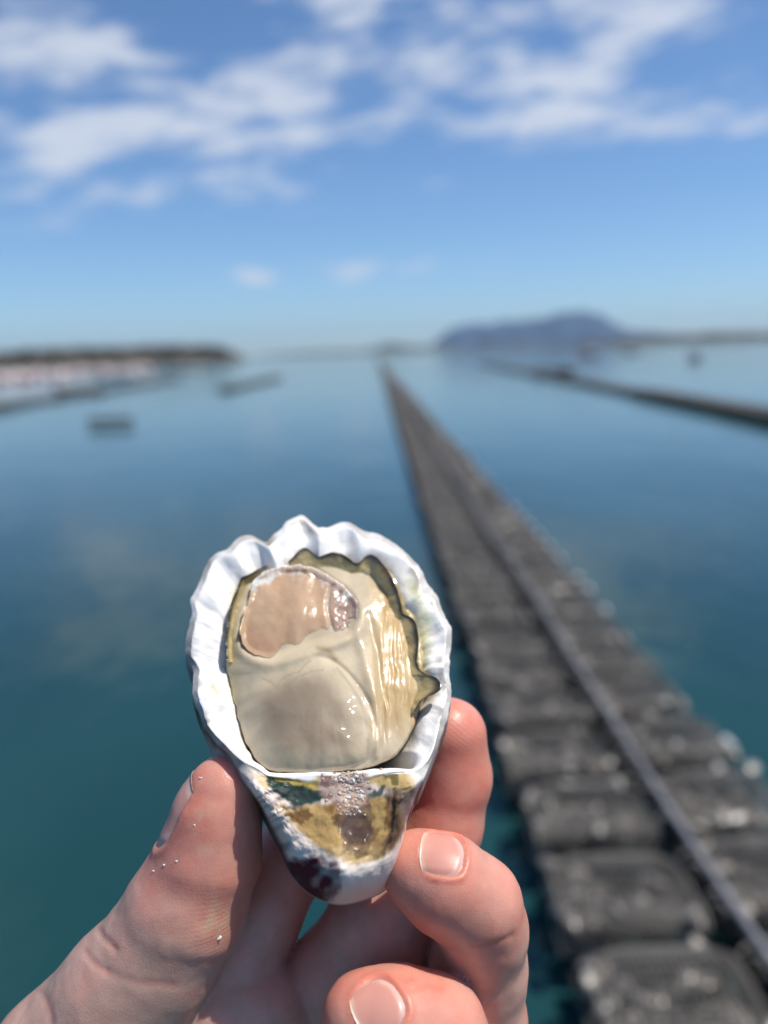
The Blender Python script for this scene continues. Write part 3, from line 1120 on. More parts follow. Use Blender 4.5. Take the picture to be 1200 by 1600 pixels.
    for b in range(1, B + 1):
        ph = b / B * math.pi / 2
        k = math.cos(ph) ** .75
        u = bu + (su - bu) * k
        v = bv + (sv - bv) * k
        z = sz + (-178 - sz) * math.sin(ph) ** .9
        lay = 3.5 * fbm(dx * 5, dy * 5, b * .35, 171, 3) + 4 * np.sin(b * 1.3 + 2 * fbm(dx * 3, dy * 3, 0, 181, 2)) * (1 if b < B - 4 else 0)
        z = z + lay * math.sin(2 * ph)
        px, py, w = uvz_to_img(u, v, z)
        rings.append(cpt(px, py, w))
        q = np.clip(.5 + .7 * fbm(dx * 5, dy * 5, b * .2, 191, 4), 0, 1)
        c = np.array([.50, .46, .42]) * (1 - q)[:, None] + np.array([.09, .055, .055]) * q[:, None]
        cols.append(c); rough.append(np.full(n, .6))
    V = np.concatenate(rings); C = np.concatenate(cols); G = np.concatenate(rough)
    nr = len(rings)
    Fc = []
    for r in range(nr - 1):
        for k in range(n):
            l = (k + 1) % n
            Fc.append((r * n + k, r * n + l, (r + 1) * n + l, (r + 1) * n + k))
    return V, Fc, C, G


oyster = empty('oyster', cam_pos + (rt * OY0[0] + up * OY0[1] - fwd * OY0[2]), CAMROT,
               label='opened oyster in its white cupped half shell, held up between fingers', category='oyster')
V, Fc, C, G = shell_mesh()
shell = make('shell', V - OY0, Fc, M['shell'], oyster, cols=C, attrs={'rough': G}, label='fluted white half shell with a dark stained hinge')

# ------------------------------------------------------------------ flesh
MUS = [(396, 906), (414, 892), (440, 886), (462, 883), (492, 886), (519, 903), (546, 922), (559, 945), (559, 968), (546, 987), (515, 1000), (485, 1009), (454, 1021), (423, 1029), (396, 1024), (378, 1010), (374, 987), (384, 952), (393, 922)]
POUCH = chaikin([(380, 1075), (420, 1050), (490, 1022), (530, 1035), (572, 1085), (592, 1140), (580, 1195), (500, 1206), (425, 1202), (395, 1165), (380, 1120)])
MUSS = chaikin(MUS, 2)


def body_z(px, py, rho):
    """height of the flesh over the rim plane, in photo pixels"""
    ze = -14 + 10 * sstep(1120, 1200, py)
    z = ze + 24 * (1 - rho ** 4) + 10 * (1 - rho ** 2)
    dm = sdist(px, py, MUSS)
    z = z - 13 * sstep(6, -10, dm)
    z = z + 4 * np.exp(-((dm - 9) / 9.0) ** 2) * sstep(930, 1000, py)
    pouch = sdist(px, py, POUCH)
    z = z + 9 * sstep(12, -85, pouch) - 2 * np.exp(-(pouch / 4.0) ** 2) * sstep(480, 520, px)
    # sheet of mantle beside the pouch, and gill ridges down the right side
    seam = seg_dist(px, py, [(575, 960), (590, 1020), (600, 1090), (598, 1190)])
    z = z - 3 * np.exp(-(seam / 6.0) ** 2) + 3.5 * np.exp(-((seg_dist(px, py, [(560, 985), (572, 1040), (588, 1100), (590, 1180)]) - 0) / 9.0) ** 2)
    gl = sstep(585, 605, px)
    z = z + gl * .9 * np.sin((px + 9 * fbm(px / 50, py / 70, 0, 211, 3) - (py - 900) * .08) / 3.6) * sstep(900, 940, py) * sstep(1190, 1120, py)
    z = z + gl * .8 * np.sin((px + 6 * fbm(px / 30, py / 60, 0, 212, 3) - (py - 900) * .10) / 1.5) * sstep(905, 940, py) * sstep(1180, 1120, py) * (.4 + .6 * sstep(-.3, .5, fbm(px / 25, py / 30, 0, 213, 2)))
    z = z + 1.6 * fbm(px / 40, py / 40, 0, 221, 2) + .12 * fbm(px / 9, py / 12, 0, 231, 2)
    return z


def body_col(px, py):
    n = len(px)
    nz = fbm(px / 26, py / 26, 0, 241, 4)
    c = np.tile(np.array([.54, .45, .315]), (n, 1)) * (1 + .08 * nz)[:, None]

    def put(mask, col, c):
        mask = np.clip(mask, 0, 1)
        return c * (1 - mask)[:, None] + np.array(col) * mask[:, None]
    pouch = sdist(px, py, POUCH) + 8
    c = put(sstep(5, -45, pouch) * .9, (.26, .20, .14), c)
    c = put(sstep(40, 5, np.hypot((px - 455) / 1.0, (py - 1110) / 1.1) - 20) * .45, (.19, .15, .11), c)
    c = put(sstep(560, 605, px) * sstep(1180, 1090, py) * .75, (.55, .38, .16), c)
    gm = sstep(-.2, .7, fbm(px / 7, py / 34, 2, 217, 3)) * sstep(575, 600, px)
    c = put(gm * .4, (.42, .27, .10), c)
    c = put(sstep(14, 0, np.abs(px - 612 - 8 * nz)) * sstep(900, 950, py) * sstep(1130, 1050, py) * .4, (.62, .38, .15), c)
    wx, wy = px + 6 * fbm(px / 18, py / 18, 2, 215, 3), py + 6 * fbm(px / 18, py / 18, 5, 216, 3)
    vein = np.minimum(np.minimum(seg_dist(wx, wy, [(408, 1058), (432, 1072), (455, 1056), (480, 1035)]), seg_dist(wx, wy, [(448, 1080), (470, 1056), (505, 1042)])),
                      seg_dist(px, py, chaikin([(520, 1035), (548, 1070), (568, 1105), (576, 1150), (574, 1185), (576, 1150), (568, 1105), (548, 1070)], 2)))
    c = put(np.exp(-(vein / 2.2) ** 2) * .45, (.30, .24, .14), c)
    fold = seg_dist(px, py, [(497, 1012), (512, 1016), (524, 1030)])
    c = put(np.exp(-(fold / 4.0) ** 2) * .6, (.32, .24, .10), c)
    left = sstep(385, 362, px) * sstep(920, 960, py)
    c = put(left * .55, (.42, .36, .18), c)
    return c


BC = (500.0, 1045.0)


def polar_patch(poly, c, n, K, zfun, colfun, skirt):
    th, R = radial(densify(poly, 3), c, n)
    R = smooth_ring(R, 3)
    R = R + 2.0 * fbm(np.sin(th) * 6, np.cos(th) * 6, 0, 218, 3)
    dx, dy = np.sin(th), -np.cos(th)
    rings, cols = [], []
    for k in range(K + 1):
        rho = k / K
        px, py = c[0] + dx * R * rho, c[1] + dy * R * rho
        z = zfun(px, py, np.full(n, rho))
        rings.append(cpt(px, py, w_of(py, z))); cols.append(colfun(px, py))
        last = (px, py, z)
    px, py, z = last
    for (g, dz) in skirt:
        qx, qy = px + dx * g, py + dy * g
        rings.append(cpt(qx, qy, w_of(py, z) - dz * 1.0)); cols.append(colfun(px, py) * .95)
    V, C = np.concatenate(rings), np.concatenate(cols)
    Fc = []
    for r in range(len(rings) - 1):
        for k in range(n):
            l = (k + 1) % n
            Fc.append((r * n + k, r * n + l, (r + 1) * n + l, (r + 1) * n + k))
    return V, Fc, C


def clean(V, Fc):
    return V, Fc


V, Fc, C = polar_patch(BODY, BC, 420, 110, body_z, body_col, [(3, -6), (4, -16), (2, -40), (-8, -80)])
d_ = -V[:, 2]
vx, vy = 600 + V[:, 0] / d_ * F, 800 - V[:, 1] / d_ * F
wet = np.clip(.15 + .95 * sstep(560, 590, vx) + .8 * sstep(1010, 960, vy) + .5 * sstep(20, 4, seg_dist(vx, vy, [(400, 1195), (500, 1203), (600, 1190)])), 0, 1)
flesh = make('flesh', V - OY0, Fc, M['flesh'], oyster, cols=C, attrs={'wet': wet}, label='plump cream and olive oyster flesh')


def mus_z(px, py, rho):
    b = body_z(px, py, np.full(len(px), .4))
    st = np.sin((px - (py - 950) * .12 + 10 * fbm(px / 40, py / 40, 0, 251, 3)) / 9.0)
    right = sstep(515, 535, px)
    z = b - 3 + 10 * (1 - rho ** 2.0) + 1.4 * st * (1 - right) + right * 2.2 * fbm(px / 9, py / 9, 0, 261, 2) + 1.6 * fbm(px / 24, py / 40, 0, 271, 2)
    z = z - 4 * np.exp(-((px - 515 - 3 * np.sin(py / 14)) / 3.5) ** 2) * sstep(910, 930, py)
    ragged = sstep(16, 2, seg_dist(px, py, [(396, 906), (414, 892), (440, 886), (462, 883), (492, 886), (519, 903), (540, 918)]) + 5 * fbm(px / 8, py / 8, 0, 281, 3))
    return z + 1.5 * ragged * (1 + fbm(px / 5, py / 5, 0, 291, 3))


def mus_col(px, py):
    n = len(px)
    nz = fbm(px / 22, py / 40, 0, 301, 4)
    c = np.tile(np.array([.54, .36, .22]), (n, 1)) * (1 + .10 * nz)[:, None]
    st = .5 + .5 * np.sin((px - (py - 950) * .12 + 10 * fbm(px / 40, py / 40, 0, 251, 3)) / 9.0)
    c = c * (1 - .16 * st)[:, None] + np.array([.52, .42, .32]) * (.16 * st)[:, None]
    lo_ = sstep(960, 1015, py) * sstep(470, 390, px) * .7
    c = c * (1 - lo_)[:, None] + np.array([.46, .26, .15]) * lo_[:, None]
    right = sstep(512, 530, px) * .75
    c = c * (1 - right)[:, None] + np.array([.36, .26, .22]) * right[:, None]
    ragged = sstep(20, 4, seg_dist(px, py, [(398, 908), (414, 892), (440, 886), (462, 883), (492, 886), (519, 903), (546, 922)]) + 9 * fbm(px / 9, py / 9, 0, 281, 3)) * .9
    c = c * (1 - ragged)[:, None] + np.array([.80, .77, .72]) * ragged[:, None]
    line = np.exp(-((px - 515 - 3 * np.sin(py / 14)) / 1.8) ** 2) * sstep(905, 930, py) * .5
    return c * (1 - line)[:, None] + np.array([.72, .66, .60]) * line[:, None]


V, Fc, C = polar_patch(MUSS, (466.0, 955.0), 260, 60, mus_z, mus_col, [(1, -6), (0, -14), (-6, -26)])
make('adductor_muscle', V - OY0, Fc, M['muscle'], flesh, cols=C, label='glossy pinkish brown muscle')


def ribbon(name, outer, inner, rise, edge_dark, parent, dens=2.5, edge_w=.34):
    """frilled mantle: a thick sheet from inner (on the flesh) to outer (free edge, curling towards the viewer by rise)"""
    def resample(P, m):
        P = np.array(P, float)
        L = np.concatenate([[0], np.cumsum(np.hypot(*(P[1:] - P[:-1]).T))])
        q = np.linspace(0, L[-1], m)
        # light smoothing keeps the points of the frill
        return np.stack([np.interp(q, L, P[:, i]) for i in (0, 1)], 1), L[-1]
    _, LL = resample(outer, 10)
    m = int(LL / dens)
    A, _ = resample(outer, m)
    B, _ = resample(inner, m)
    for _ in range(3):
        A[1:-1] = .25 * A[:-2] + .5 * A[1:-1] + .25 * A[2:]
        B[1:-1] = .25 * B[:-2] + .5 * B[1:-1] + .25 * B[2:]
    rs = np.interp(np.linspace(0, 1, m), np.linspace(0, 1, len(rise)), rise)
    K = 16
    V, C = [], []
    for layer in (0, 1):
        for k in range(K + 1):
            t = k / K
            px = B[:, 0] + (A[:, 0] - B[:, 0]) * t
            py = B[:, 1] + (A[:, 1] - B[:, 1]) * t
            zb = -8 + 8 * sstep(1120, 1200, py) + 6
            nz = fbm(px / 14, py / 14, 0, 311, 3)
            z = zb + (-12) * (1 - t) ** 2 + rs * t ** 1.6 + 2.0 * nz
            z = z - layer * (5.0 * (1 - t ** 6) + 1.5)
            V.append(cpt(px, py, w_of(py, z)))
            e = sstep(1 - edge_w, 1 - edge_w * .25, t + .05 * nz) * edge_dark
            c = np.tile(np.array([.46, .37, .18]), (m, 1)) * (1 + .15 * nz)[:, None]
            ol = sstep(.25, .8, t) * .45
            c = c * (1 - ol) + np.array([.28, .23, .10]) * ol
            c = c * (1 - e)[:, None] + np.array([.022, .020, .014]) * e[:, None]
            C.append(c)
    V, C = np.concatenate(V), np.concatenate(C)
    Fc = []
    row = lambda l, k: (l * (K + 1) + k) * m
    for l in (0, 1):
        for k in range(K):
            for i in range(m - 1):
                q = (row(l, k) + i, row(l, k) + i + 1, row(l, k + 1) + i + 1, row(l, k + 1) + i)
                Fc.append(q if l == 0 else q[::-1])
    for i in range(m - 1):
        Fc.append((row(0, K) + i, row(0, K) + i + 1, row(1, K) + i + 1, row(1, K) + i))
    for i in (0, m - 1):
        for k in range(K):
            Fc.append((row(0, k) + i, row(0, k + 1) + i, row(1, k + 1) + i, row(1, k) + i))
    return make(name, V - OY0, Fc, M['frill'], parent, cols=C, label=None or 'olive frill with a dark edge')


ribbon('mantle_frill', [(450, 878), (460, 868), (468, 858), (477, 854), (486, 860), (497, 871), (508, 866), (520, 862), (534, 865), (546, 872), (556, 881), (562, 879), (570, 869), (580, 865), (590, 871), (603, 887), (613, 903), (621, 922), (627, 942), (629, 958),
                        (636, 962), (645, 965), (651, 975), (654, 992), (654, 1012), (652, 1030), (655, 1046), (666, 1054), (680, 1057), (689, 1066), (690, 1077), (679, 1085), (664, 1090), (655, 1100), (649, 1112)],
       [(455, 895), (468, 890), (480, 888), (500, 893), (520, 892), (545, 899), (560, 905), (572, 906), (585, 915), (596, 935), (602, 958), (612, 975), (620, 985), (624, 1005), (624, 1035), (628, 1055), (636, 1075), (640, 1088), (640, 1102), (638, 1115)],
       [4, 12, 6, 2, 10, 10, 5, 4, 20, 26, 20, 12, 6, 4, 14, 10, 4, 2, 14, 20, 20, 12, 0], .96, flesh)
ribbon('mantle_frill', [(418, 883), (405, 888), (390, 897), (376, 902), (372, 915), (362, 938), (357, 962), (353, 990), (352, 1012), (354, 1032)],
       [(418, 896), (405, 902), (396, 908), (388, 916), (383, 930), (377, 950), (372, 972), (368, 992), (366, 1012), (366, 1036)],
       [4, 10, 14, 12, 10, 8, 6, 3, 0], .96, flesh, edge_w=.45)
ribbon('mantle_fold', [(606, 884), (622, 900), (640, 920), (652, 950), (662, 985), (668, 1015), (668, 1040), (662, 1052)],
       [(596, 900), (610, 915), (622, 940), (632, 965), (640, 990), (645, 1015), (648, 1035), (650, 1048)],
       [-14, -16, -18, -20, -22, -20, -16], .0, flesh)

# crushed grit and froth at the hinge: too small to pick apart
from mathutils.bvhtree import BVHTree


def bvh_of(o):
    me = o.data
    return BVHTree.FromPolygons([v.co.copy() for v in me.vertices], [tuple(p.vertices) for p in me.polygons])


shell_bvh = bvh_of(shell)


def on_shell(px, py):
    q = cpt(px, py, -300)
    h = shell_bvh.ray_cast(Vector(q - OY0), Vector(q / np.linalg.norm(q)))
    return np.array(h[0]) if h[0] is not None else None


gv, gf = icosphere(2)
gb = MB()
gr = random.Random(9)
for i in range(250):
    if i < 120:
        px, py = gr.gauss(540, 15), gr.uniform(1199, 1222)
    elif i < 270:
        px, py = gr.gauss(548, 12), gr.uniform(1220, 1274)
    else:
        px, py = gr.uniform(596, 640), gr.uniform(1245, 1330)
    r = gr.choice([1.0, 1.4, 1.9, 2.6, 3.4]) * S * gr.uniform(.8, 1.2) * (1 if i < 270 else .5)
    hit = on_shell(px, py)
    if hit is None:
        continue
    c = gr.choice([(.60, .48, .40), (.52, .36, .28), (.56, .42, .33), (.72, .68, .64), (.40, .27, .20)])
    q = gv * r * np.array([1.1, .85, .8]) * (1 + .5 * fbm(gv[:, 0] * 2 + i, gv[:, 1] * 2, gv[:, 2] * 2, 441, 2))[:, None]
    gb.add(q + hit + np.array([0, 0, -.45 * r]), gf, c)
obj('hinge_grit', gb.data('hinge_grit', M['grit']), shell, kind='stuff')

# ------------------------------------------------------------------ the hand
def J(px, py, w, hw):
    d = DIST + w * S
    p = cpt(px, py, w)
    return (p[0], p[1], p[2], hw * d / F)


CHAINS = {
    'thumb': ([J(350, 1230, 58, 50), J(340, 1270, 60, 64), J(326, 1340, 62, 77), J(290, 1420, 66, 89), J(245, 1495, 74, 93), J(200, 1550, 82, 102), J(110, 1670, 104, 128)], .004),
    'index': ([J(545, 1180, 305, 50), J(500, 1262, 275, 55), J(455, 1340, 225, 59), J(407, 1430, 175, 62), J(372, 1500, 145, 68), J(350, 1570, 130, 78)], .003),
    'middle': ([J(702, 1149, 195, 58), J(704, 1215, 205, 61), J(688, 1290, 205, 63), J(645, 1375, 190, 74), J(590, 1462, 170, 84), J(530, 1530, 165, 80), J(480, 1612, 170, 88)], .003),
    'ring': ([J(655, 1358, 30, 60), J(694, 1381, 22, 71), J(742, 1413, 36, 70), J(752, 1452, 62, 69), J(747, 1510, 105, 73), J(742, 1600, 145, 78), J(735, 1690, 170, 82), J(560, 1780, 240, 88)], .003),
    'pinky': ([J(572, 1592, -42, 70), J(620, 1602, -45, 82), J(676, 1616, -30, 82), J(700, 1670, 5, 80), J(712, 1745, 60, 82), J(560, 1880, 200, 82)], .003),
    'palm': ([J(398, 1605, 110, 96), J(300, 1800, 200, 140)], .006),
}
PALM = [(J(350, 1570, 130, 78), J(300, 1800, 210, 130)), (J(480, 1612, 170, 88), J(330, 1850, 230, 120)), (J(560, 1780, 240, 88), J(380, 1900, 240, 115)),
        (J(560, 1880, 200, 82), J(400, 1980, 230, 120)), (J(110, 1670, 100, 128), J(230, 1870, 170, 150)), (J(300, 1800, 200, 140), J(290, 2050, 230, 165)), (J(290, 2050, 230, 165), J(180, 2560, 230, 185))]


def cone(P, a, b):
    a, b = np.array(a), np.array(b)
    ab = b[:3] - a[:3]
    t = np.clip(((P - a[:3]) @ ab) / (ab @ ab), 0, 1)
    q = P - a[:3] - t[:, None] * ab
    return np.sqrt((q * q).sum(1)) - (a[3] + (b[3] - a[3]) * t)


def smin(a, b, k):
    h = np.clip(.5 + .5 * (b - a) / k, 0, 1)
    return b + (a - b) * h - k * h * (1 - h)


def hand_sdf(P):
    tot = None
    for name, (ch, k) in CHAINS.items():
        d = None
        for a, b in zip(ch[:-1], ch[1:]):
            e = cone(P, a, b)
            d = e if d is None else smin(d, e, k)
        if name == 'palm':
            for a, b in PALM:
                d = smin(d, cone(P, a, b), .007)
        tot = d if tot is None else smin(tot, d, .0010)
    return tot


def surface_nets(f, lo, hi, h):
    nx, ny, nz = [int(math.ceil((b - a) / h / 6)) * 6 + 1 for a, b in zip(lo, hi)]
    gx, gy, gz = lo[0] + h * np.arange(nx), lo[1] + h * np.arange(ny), lo[2] + h * np.arange(nz)
    cx, cy, cz = gx[::6], gy[::6], gz[::6]
    X, Y, Z = np.meshgrid(cx, cy, cz, indexing='ij')
    Cv = f(np.stack([X.ravel(), Y.ravel(), Z.ravel()], 1)).reshape(X.shape)
    near = np.abs(Cv) < h * 6 * 1.8
    val = np.repeat(np.repeat(np.repeat(np.where(Cv > 0, 1.0, -1.0), 6, 0), 6, 1), 6, 2)
    msk = np.repeat(np.repeat(np.repeat(near, 6, 0), 6, 1), 6, 2)
    off = 3
    val = val[off:off + nx, off:off + ny, off:off + nz]
    msk = msk[off:off + nx, off:off + ny, off:off + nz]
    sx, sy, sz = val.shape
    I = np.argwhere(msk)
    out = np.empty(len(I))
    for s in range(0, len(I), 400000):
        J_ = I[s:s + 400000]
        out[s:s + 400000] = f(np.stack([gx[J_[:, 0]], gy[J_[:, 1]], gz[J_[:, 2]]], 1))
    val[msk] = out
    ins = val < 0
    cnt = np.zeros((sx - 1, sy - 1, sz - 1), int)
    for a in (0, 1):
        for b in (0, 1):
            for c in (0, 1):
                cnt += ins[a:sx - 1 + a, b:sy - 1 + b, c:sz - 1 + c]
    act = (cnt > 0) & (cnt < 8)
    A = np.argwhere(act)
    idx = np.full(act.shape, -1, int); idx[act] = np.arange(len(A))
    acc = np.zeros((len(A), 3)); num = np.zeros(len(A))
    cor = [np.array(c) for c in np.ndindex(2, 2, 2)]
    for p in cor:
        for ax in range(3):
            if p[ax]:
                continue
            q = p.copy(); q[ax] = 1
            v0 = val[tuple((A + p).T)]; v1 = val[tuple((A + q).T)]
            m_ = (v0 < 0) != (v1 < 0)
            t = np.where(m_, v0 / np.where(v0 == v1, 1, v0 - v1), 0)
            pt = p + (q - p) * t[:, None]
            acc[m_] += pt[m_]; num[m_] += 1
    V = (A + acc / num[:, None]) * h + np.array(lo)
    quads = []
    for ax in range(3):
        sl0 = [slice(None)] * 3; sl1 = [slice(None)] * 3
        sl0[ax] = slice(0, -1); sl1[ax] = slice(1, None)
        a0, a1 = ins[tuple(sl0)], ins[tuple(sl1)]
        for flip in (0, 1):
            E = np.argwhere(a0 & ~a1 if not flip else ~a0 & a1)
            o1, o2 = (ax + 1) % 3, (ax + 2) % 3
            lim = np.array(act.shape)
            ok = (E[:, o1] > 0) & (E[:, o2] > 0) & (E[:, o1] < lim[o1]) & (E[:, o2] < lim[o2])
            E = E[ok]
            def at(d1, d2):
                q = E.copy(); q[:, o1] -= d1; q[:, o2] -= d2
                return idx[tuple(q.T)]
            q = np.stack([at(1, 1), at(0, 1), at(0, 0), at(1, 0)], 1)
            quads.append(q if not flip else q[:, ::-1])
    Q = np.concatenate(quads)
    Q = Q[(Q >= 0).all(1)]
    return V, Q


def grad(P, e=2e-4):
    g = np.stack([hand_sdf(P + np.eye(3)[i] * e) - hand_sdf(P - np.eye(3)[i] * e) for i in range(3)], 1)
    return g / (np.linalg.norm(g, axis=1)[:, None] + 1e-12)


import time as _t
_t0 = _t.time()
allj = np.array([j for ch, k in CHAINS.values() for j in ch] + [j for ab in PALM for j in ab])
lo = (allj[:, :3] - allj[:, 3:4]).min(0) - .003
hi = (allj[:, :3] + allj[:, 3:4]).max(0) + .003
HV, HQ = surface_nets(hand_sdf, lo, hi, .00068)
HN = grad(HV)
print('hand', len(HV), len(HQ), 'sdf %.1fs' % (_t.time() - _t0))


def hpix(P):
    d = -P[:, 2]
    return 600 + P[:, 0] / d * F, 800 - P[:, 1] / d * F, (d - DIST) / S


hx, hy, hw_ = hpix(HV)
facing = HN[:, 2]

# nails: (centre pixel, axis towards the tip, outward normal, length, width) in the local frame
NAILS = [('ring', (692, 1332), np.array([-.93, .20, .05]), np.array([.05, .50, .86]), .0098, .0098),
         ('pinky', (592, 1572), np.array([-.80, -.40, .40]), np.array([.05, .66, .75]), .0100, .0105),
         ('thumb', None, np.array([.33, .94, 0]), np.array([-.95, .28, .05]), .0175, .0140)]


def march(P, D, n=60):
    P = P.copy()
    for _ in range(n):
        P = P + D * hand_sdf(P)[:, None]
    return P


disp = np.zeros(len(HV))
redden = np.zeros(len(HV))
nail_meshes = []
for nm, cpx, ax, nr, Ln, Wd in NAILS:
    nr = nr / np.linalg.norm(nr)
    ax = ax - nr * (ax @ nr); ax /= np.linalg.norm(ax)
    bx = np.cross(nr, ax)
    if cpx is not None:
        near = cpt(cpx[0], cpx[1], -300)
        ray = near / np.linalg.norm(near)
        c = march(near[None], ray[None])[0]
    else:
        j = np.array(CHAINS['thumb'][0][1])
        base = j[:3] + np.array([0, -.0015, 0]) + nr * .03
        c = march(base[None], -nr[None])[0]
    # the nail bed sinks a little, the fold stands round it
    rel = HV - c
    a_, b_, n_ = rel @ ax, rel @ bx, rel @ nr
    e = np.maximum(np.abs(b_) / (Wd / 2), np.where(a_ < 0, -a_, a_ * .8) / (Ln / 2))
    e = (np.abs(b_ / (Wd / 2)) ** 3 + np.abs(a_ / (Ln / 2)) ** 3) ** (1 / 3)
    m_ = (n_ > -.006) & (n_ < .006)
    disp += np.where(m_, -.00045 * sstep(1.02, .90, e) + (.00025 if nm == 'thumb' else .00045) * np.exp(-((e - 1.10) / .10) ** 2) * sstep(.0035, .0, a_ - Ln * .1), 0)
    redden += np.where(m_, np.exp(-((e - 1.08) / .10) ** 2) * .5, 0)
    # plate
    N1, N2 = 22, 18
    V, C = [], []
    pts, uv = [], []
    for i in range(N1 + 1):
        for k in range(N2 + 1):
            s, t = -1 + 2 * i / N1, -1 + 2 * k / N2
            r_ = (1 - .30 * abs(t) ** 2.5) if s > 0 else (1 - .42 * abs(t) ** 2.3)
            wq = (1 - .10 * max(0, -s) ** 2)
            pts.append(c + ax * s * r_ * Ln / 2 + bx * t * wq * Wd / 2 + nr * .012)
            uv.append((s, t))
    pts, uv = np.array(pts), np.array(uv)
    hit = march(pts, np.tile(-nr, (len(pts), 1)))
    g = grad(hit)
    lift = .00008 + .00006 * sstep(.6, 1, uv[:, 0]) - .00045 * sstep(.72, 1.0, np.maximum(np.abs(uv[:, 1]), -uv[:, 0])) + .00002 * np.sin(uv[:, 1] * 22)
    topV = hit + g * lift[:, None]
    botV = hit - g * (.0006)
    fe = sstep(.80, .88, uv[:, 0] + .08 * uv[:, 1] ** 2)
    lu = sstep(-.62, -.85, uv[:, 0] - .35 * uv[:, 1] ** 2)
    col = np.array([.64, .305, .24]) * np.ones((len(uv), 1))
    col = col * (1 - fe[:, None]) + np.array([.70, .46, .35]) * fe[:, None]
    col = col * (1 - .35 * lu[:, None]) + np.array([.78, .62, .56]) * .35 * lu[:, None]
    m2 = N2 + 1
    Fq = [(i * m2 + k, i * m2 + k + 1, (i + 1) * m2 + k + 1, (i + 1) * m2 + k) for i in range(N1) for k in range(N2)]
    nn = len(topV)
    Fq = [q[::-1] for q in Fq] + [tuple(x + nn for x in q) for q in Fq]
    bd = [i * m2 for i in range(N1 + 1)] + [N1 * m2 + k for k in range(1, m2)] + [i * m2 + N2 for i in range(N1 - 1, -1, -1)] + [k for k in range(N2 - 1, 0, -1)]
    for a, b in zip(bd, bd[1:] + bd[:1]):
        Fq.append((a, b, b + nn, a + nn))
    nail_meshes.append((nm, np.concatenate([topV, botV]), Fq, np.concatenate([col, col * .9])))

# joint creases and folds
CREASES = [([(150, 1448), (163, 1468), (180, 1484)], 5, .0007), ([(133, 1488), (146, 1505), (166, 1518)], 5, .0006), ([(168, 1520), (215, 1536), (270, 1540)], 7, .0003),
           ([(740, 1478), (775, 1474), (800, 1462)], 4, .0005), ([(700, 1300), (735, 1306)], 4, .0002), ([(60, 1545), (75, 1572), (80, 1600)], 6, .0005),
           ([(255, 1500), (300, 1508), (345, 1500)], 6, .0002), ([(636, 1532), (655, 1525)], 4, .0003),
           ([(640, 1548), (668, 1540), (690, 1545)], 5, .00025)]
for poly, wd, dp in CREASES:
    dd = seg_dist(hx, hy, poly)
    k = np.exp(-(dd / wd) ** 2) * sstep(-.1, .3, facing)
    disp -= dp * .45 * k
    redden += k * .25
disp += .00010 * fbm(HV[:, 0] * 260, HV[:, 1] * 260, HV[:, 2] * 260, 401, 3)
HV2 = HV + HN * disp[:, None]

# skin colour: rosier finger ends and knuckles, paler ball of the thumb
tipd = np.full(len(HV), 9.0)
for nm in ('thumb', 'index', 'middle', 'ring', 'pinky'):
    ch = CHAINS[nm][0]
    for q, s in ((0, 1.0), (1, 1.0), (2, 1.15)):
        j = np.array(ch[q])
        tipd = np.minimum(tipd, np.linalg.norm(HV - j[:3], axis=1) / j[3] * s)
rosy = sstep(2.3, .9, tipd)
n1 = fbm(HV[:, 0] * 120, HV[:, 1] * 120, HV[:, 2] * 120, 411, 4)
n2 = fbm(HV[:, 0] * 420, HV[:, 1] * 420, HV[:, 2] * 420, 421, 3)
base = np.array([.68, .385, .30])
col = base * (1 + .10 * n1 + .07 * n2)[:, None]
tb = sstep(1400, 1540, hy) * sstep(330, 230, hx)
col = col * (1 - .5 * tb[:, None]) + np.array([.50, .34, .27]) * .5 * tb[:, None]
inner = sstep(80, 150, hw_) * sstep(370, 400, hx) * .75  # inner fingers: pressed redness, plus warm bounced shade put into the colour
k = np.clip(np.maximum(rosy * .72, inner) + redden + .34 * n1, 0, 1)[:, None]
col = col * (1 - k) + np.array([.65, .225, .16]) * k
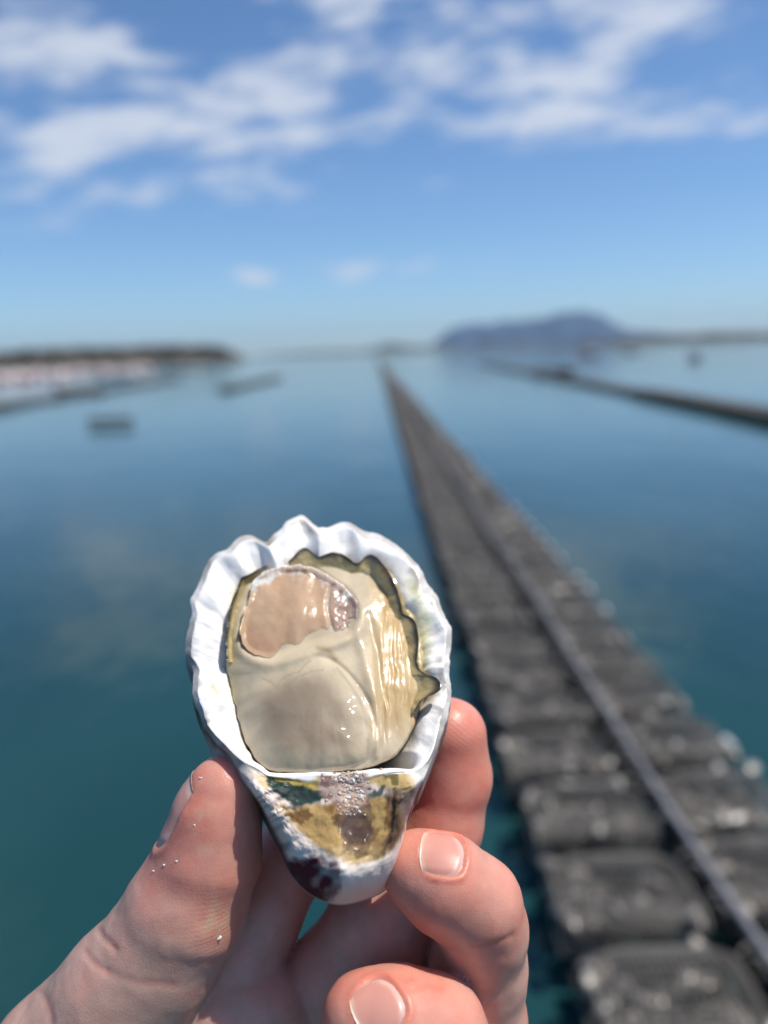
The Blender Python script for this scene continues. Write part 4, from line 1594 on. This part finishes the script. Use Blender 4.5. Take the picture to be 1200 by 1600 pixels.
# a little wet oyster silt on the thumb
silt = np.exp(-((hx - 335) / 26) ** 2 - ((hy - 1435) / 30) ** 2) * np.clip(.4 + n2, 0, 1) * .6 + np.exp(-((hx - 318) / 16) ** 2 - ((hy - 1300) / 90) ** 2) * np.clip(.1 + n2, 0, 1) * .5
col = col * (1 - silt[:, None]) + np.array([.62, .50, .32]) * silt[:, None]
pad = np.clip(np.exp(-((hx - 725) / 50) ** 2 - ((hy - 1125) / 55) ** 2) + np.exp(-((hx - 335) / 45) ** 2 - ((hy - 1450) / 60) ** 2), 0, 1)
hand = make('hand', HV2 - HD0, HQ, M['skin'], cols=col, attrs={'pad': pad}, label="left hand holding up the oyster, thumb and curled fingers round the shell", category='hand')
hand.matrix_world = Matrix.Translation(Vector(cam_pos + rt * HD0[0] + up * HD0[1] - fwd * HD0[2])) @ CAMROT.to_4x4()
for nm, V, Fq, C in nail_meshes:
    make('fingernail', V - HD0, Fq, M['nail'], hand, cols=C)

# crumbs of shell and sand stuck to the thumb
crumbs = [((257, 1352), 3.0, 'white shell crumb stuck beside the thumb nail'), ((240, 1361), 2.4, 'tiny white crumb left of the others on the thumb'),
          ((342, 1466), 5.2, 'largest white crumb, on the lower inner side of the thumb'), ((313, 1216), 3.2, 'pale crumb near the tip of the thumb'),
          ((276, 1346), 2.6, 'pale crumb just below the thumb nail'), ((304, 1290), 2.2, 'tiny pale crumb halfway along the thumb nail')]
for (cp, r, lab) in crumbs:
    near = cpt(cp[0], cp[1], -300)
    ray = near / np.linalg.norm(near)
    hit = march(near[None], ray[None])[0]
    q = iv * np.array([1.25, .8, .5]) * r * .8 * S * (1 + .7 * fbm(iv[:, 0] * 1.4 + r * 9, iv[:, 1] * 1.4, iv[:, 2] * 1.4, 431, 2))[:, None]
    o = make('shell_crumb', q, ifc, M['crumb'], label=lab, category='crumb', group='crumbs on the thumb')
    o.matrix_world = Matrix.Translation(Vector(cam_pos + rt * hit[0] + up * hit[1] - fwd * hit[2])) @ CAMROT.to_4x4()
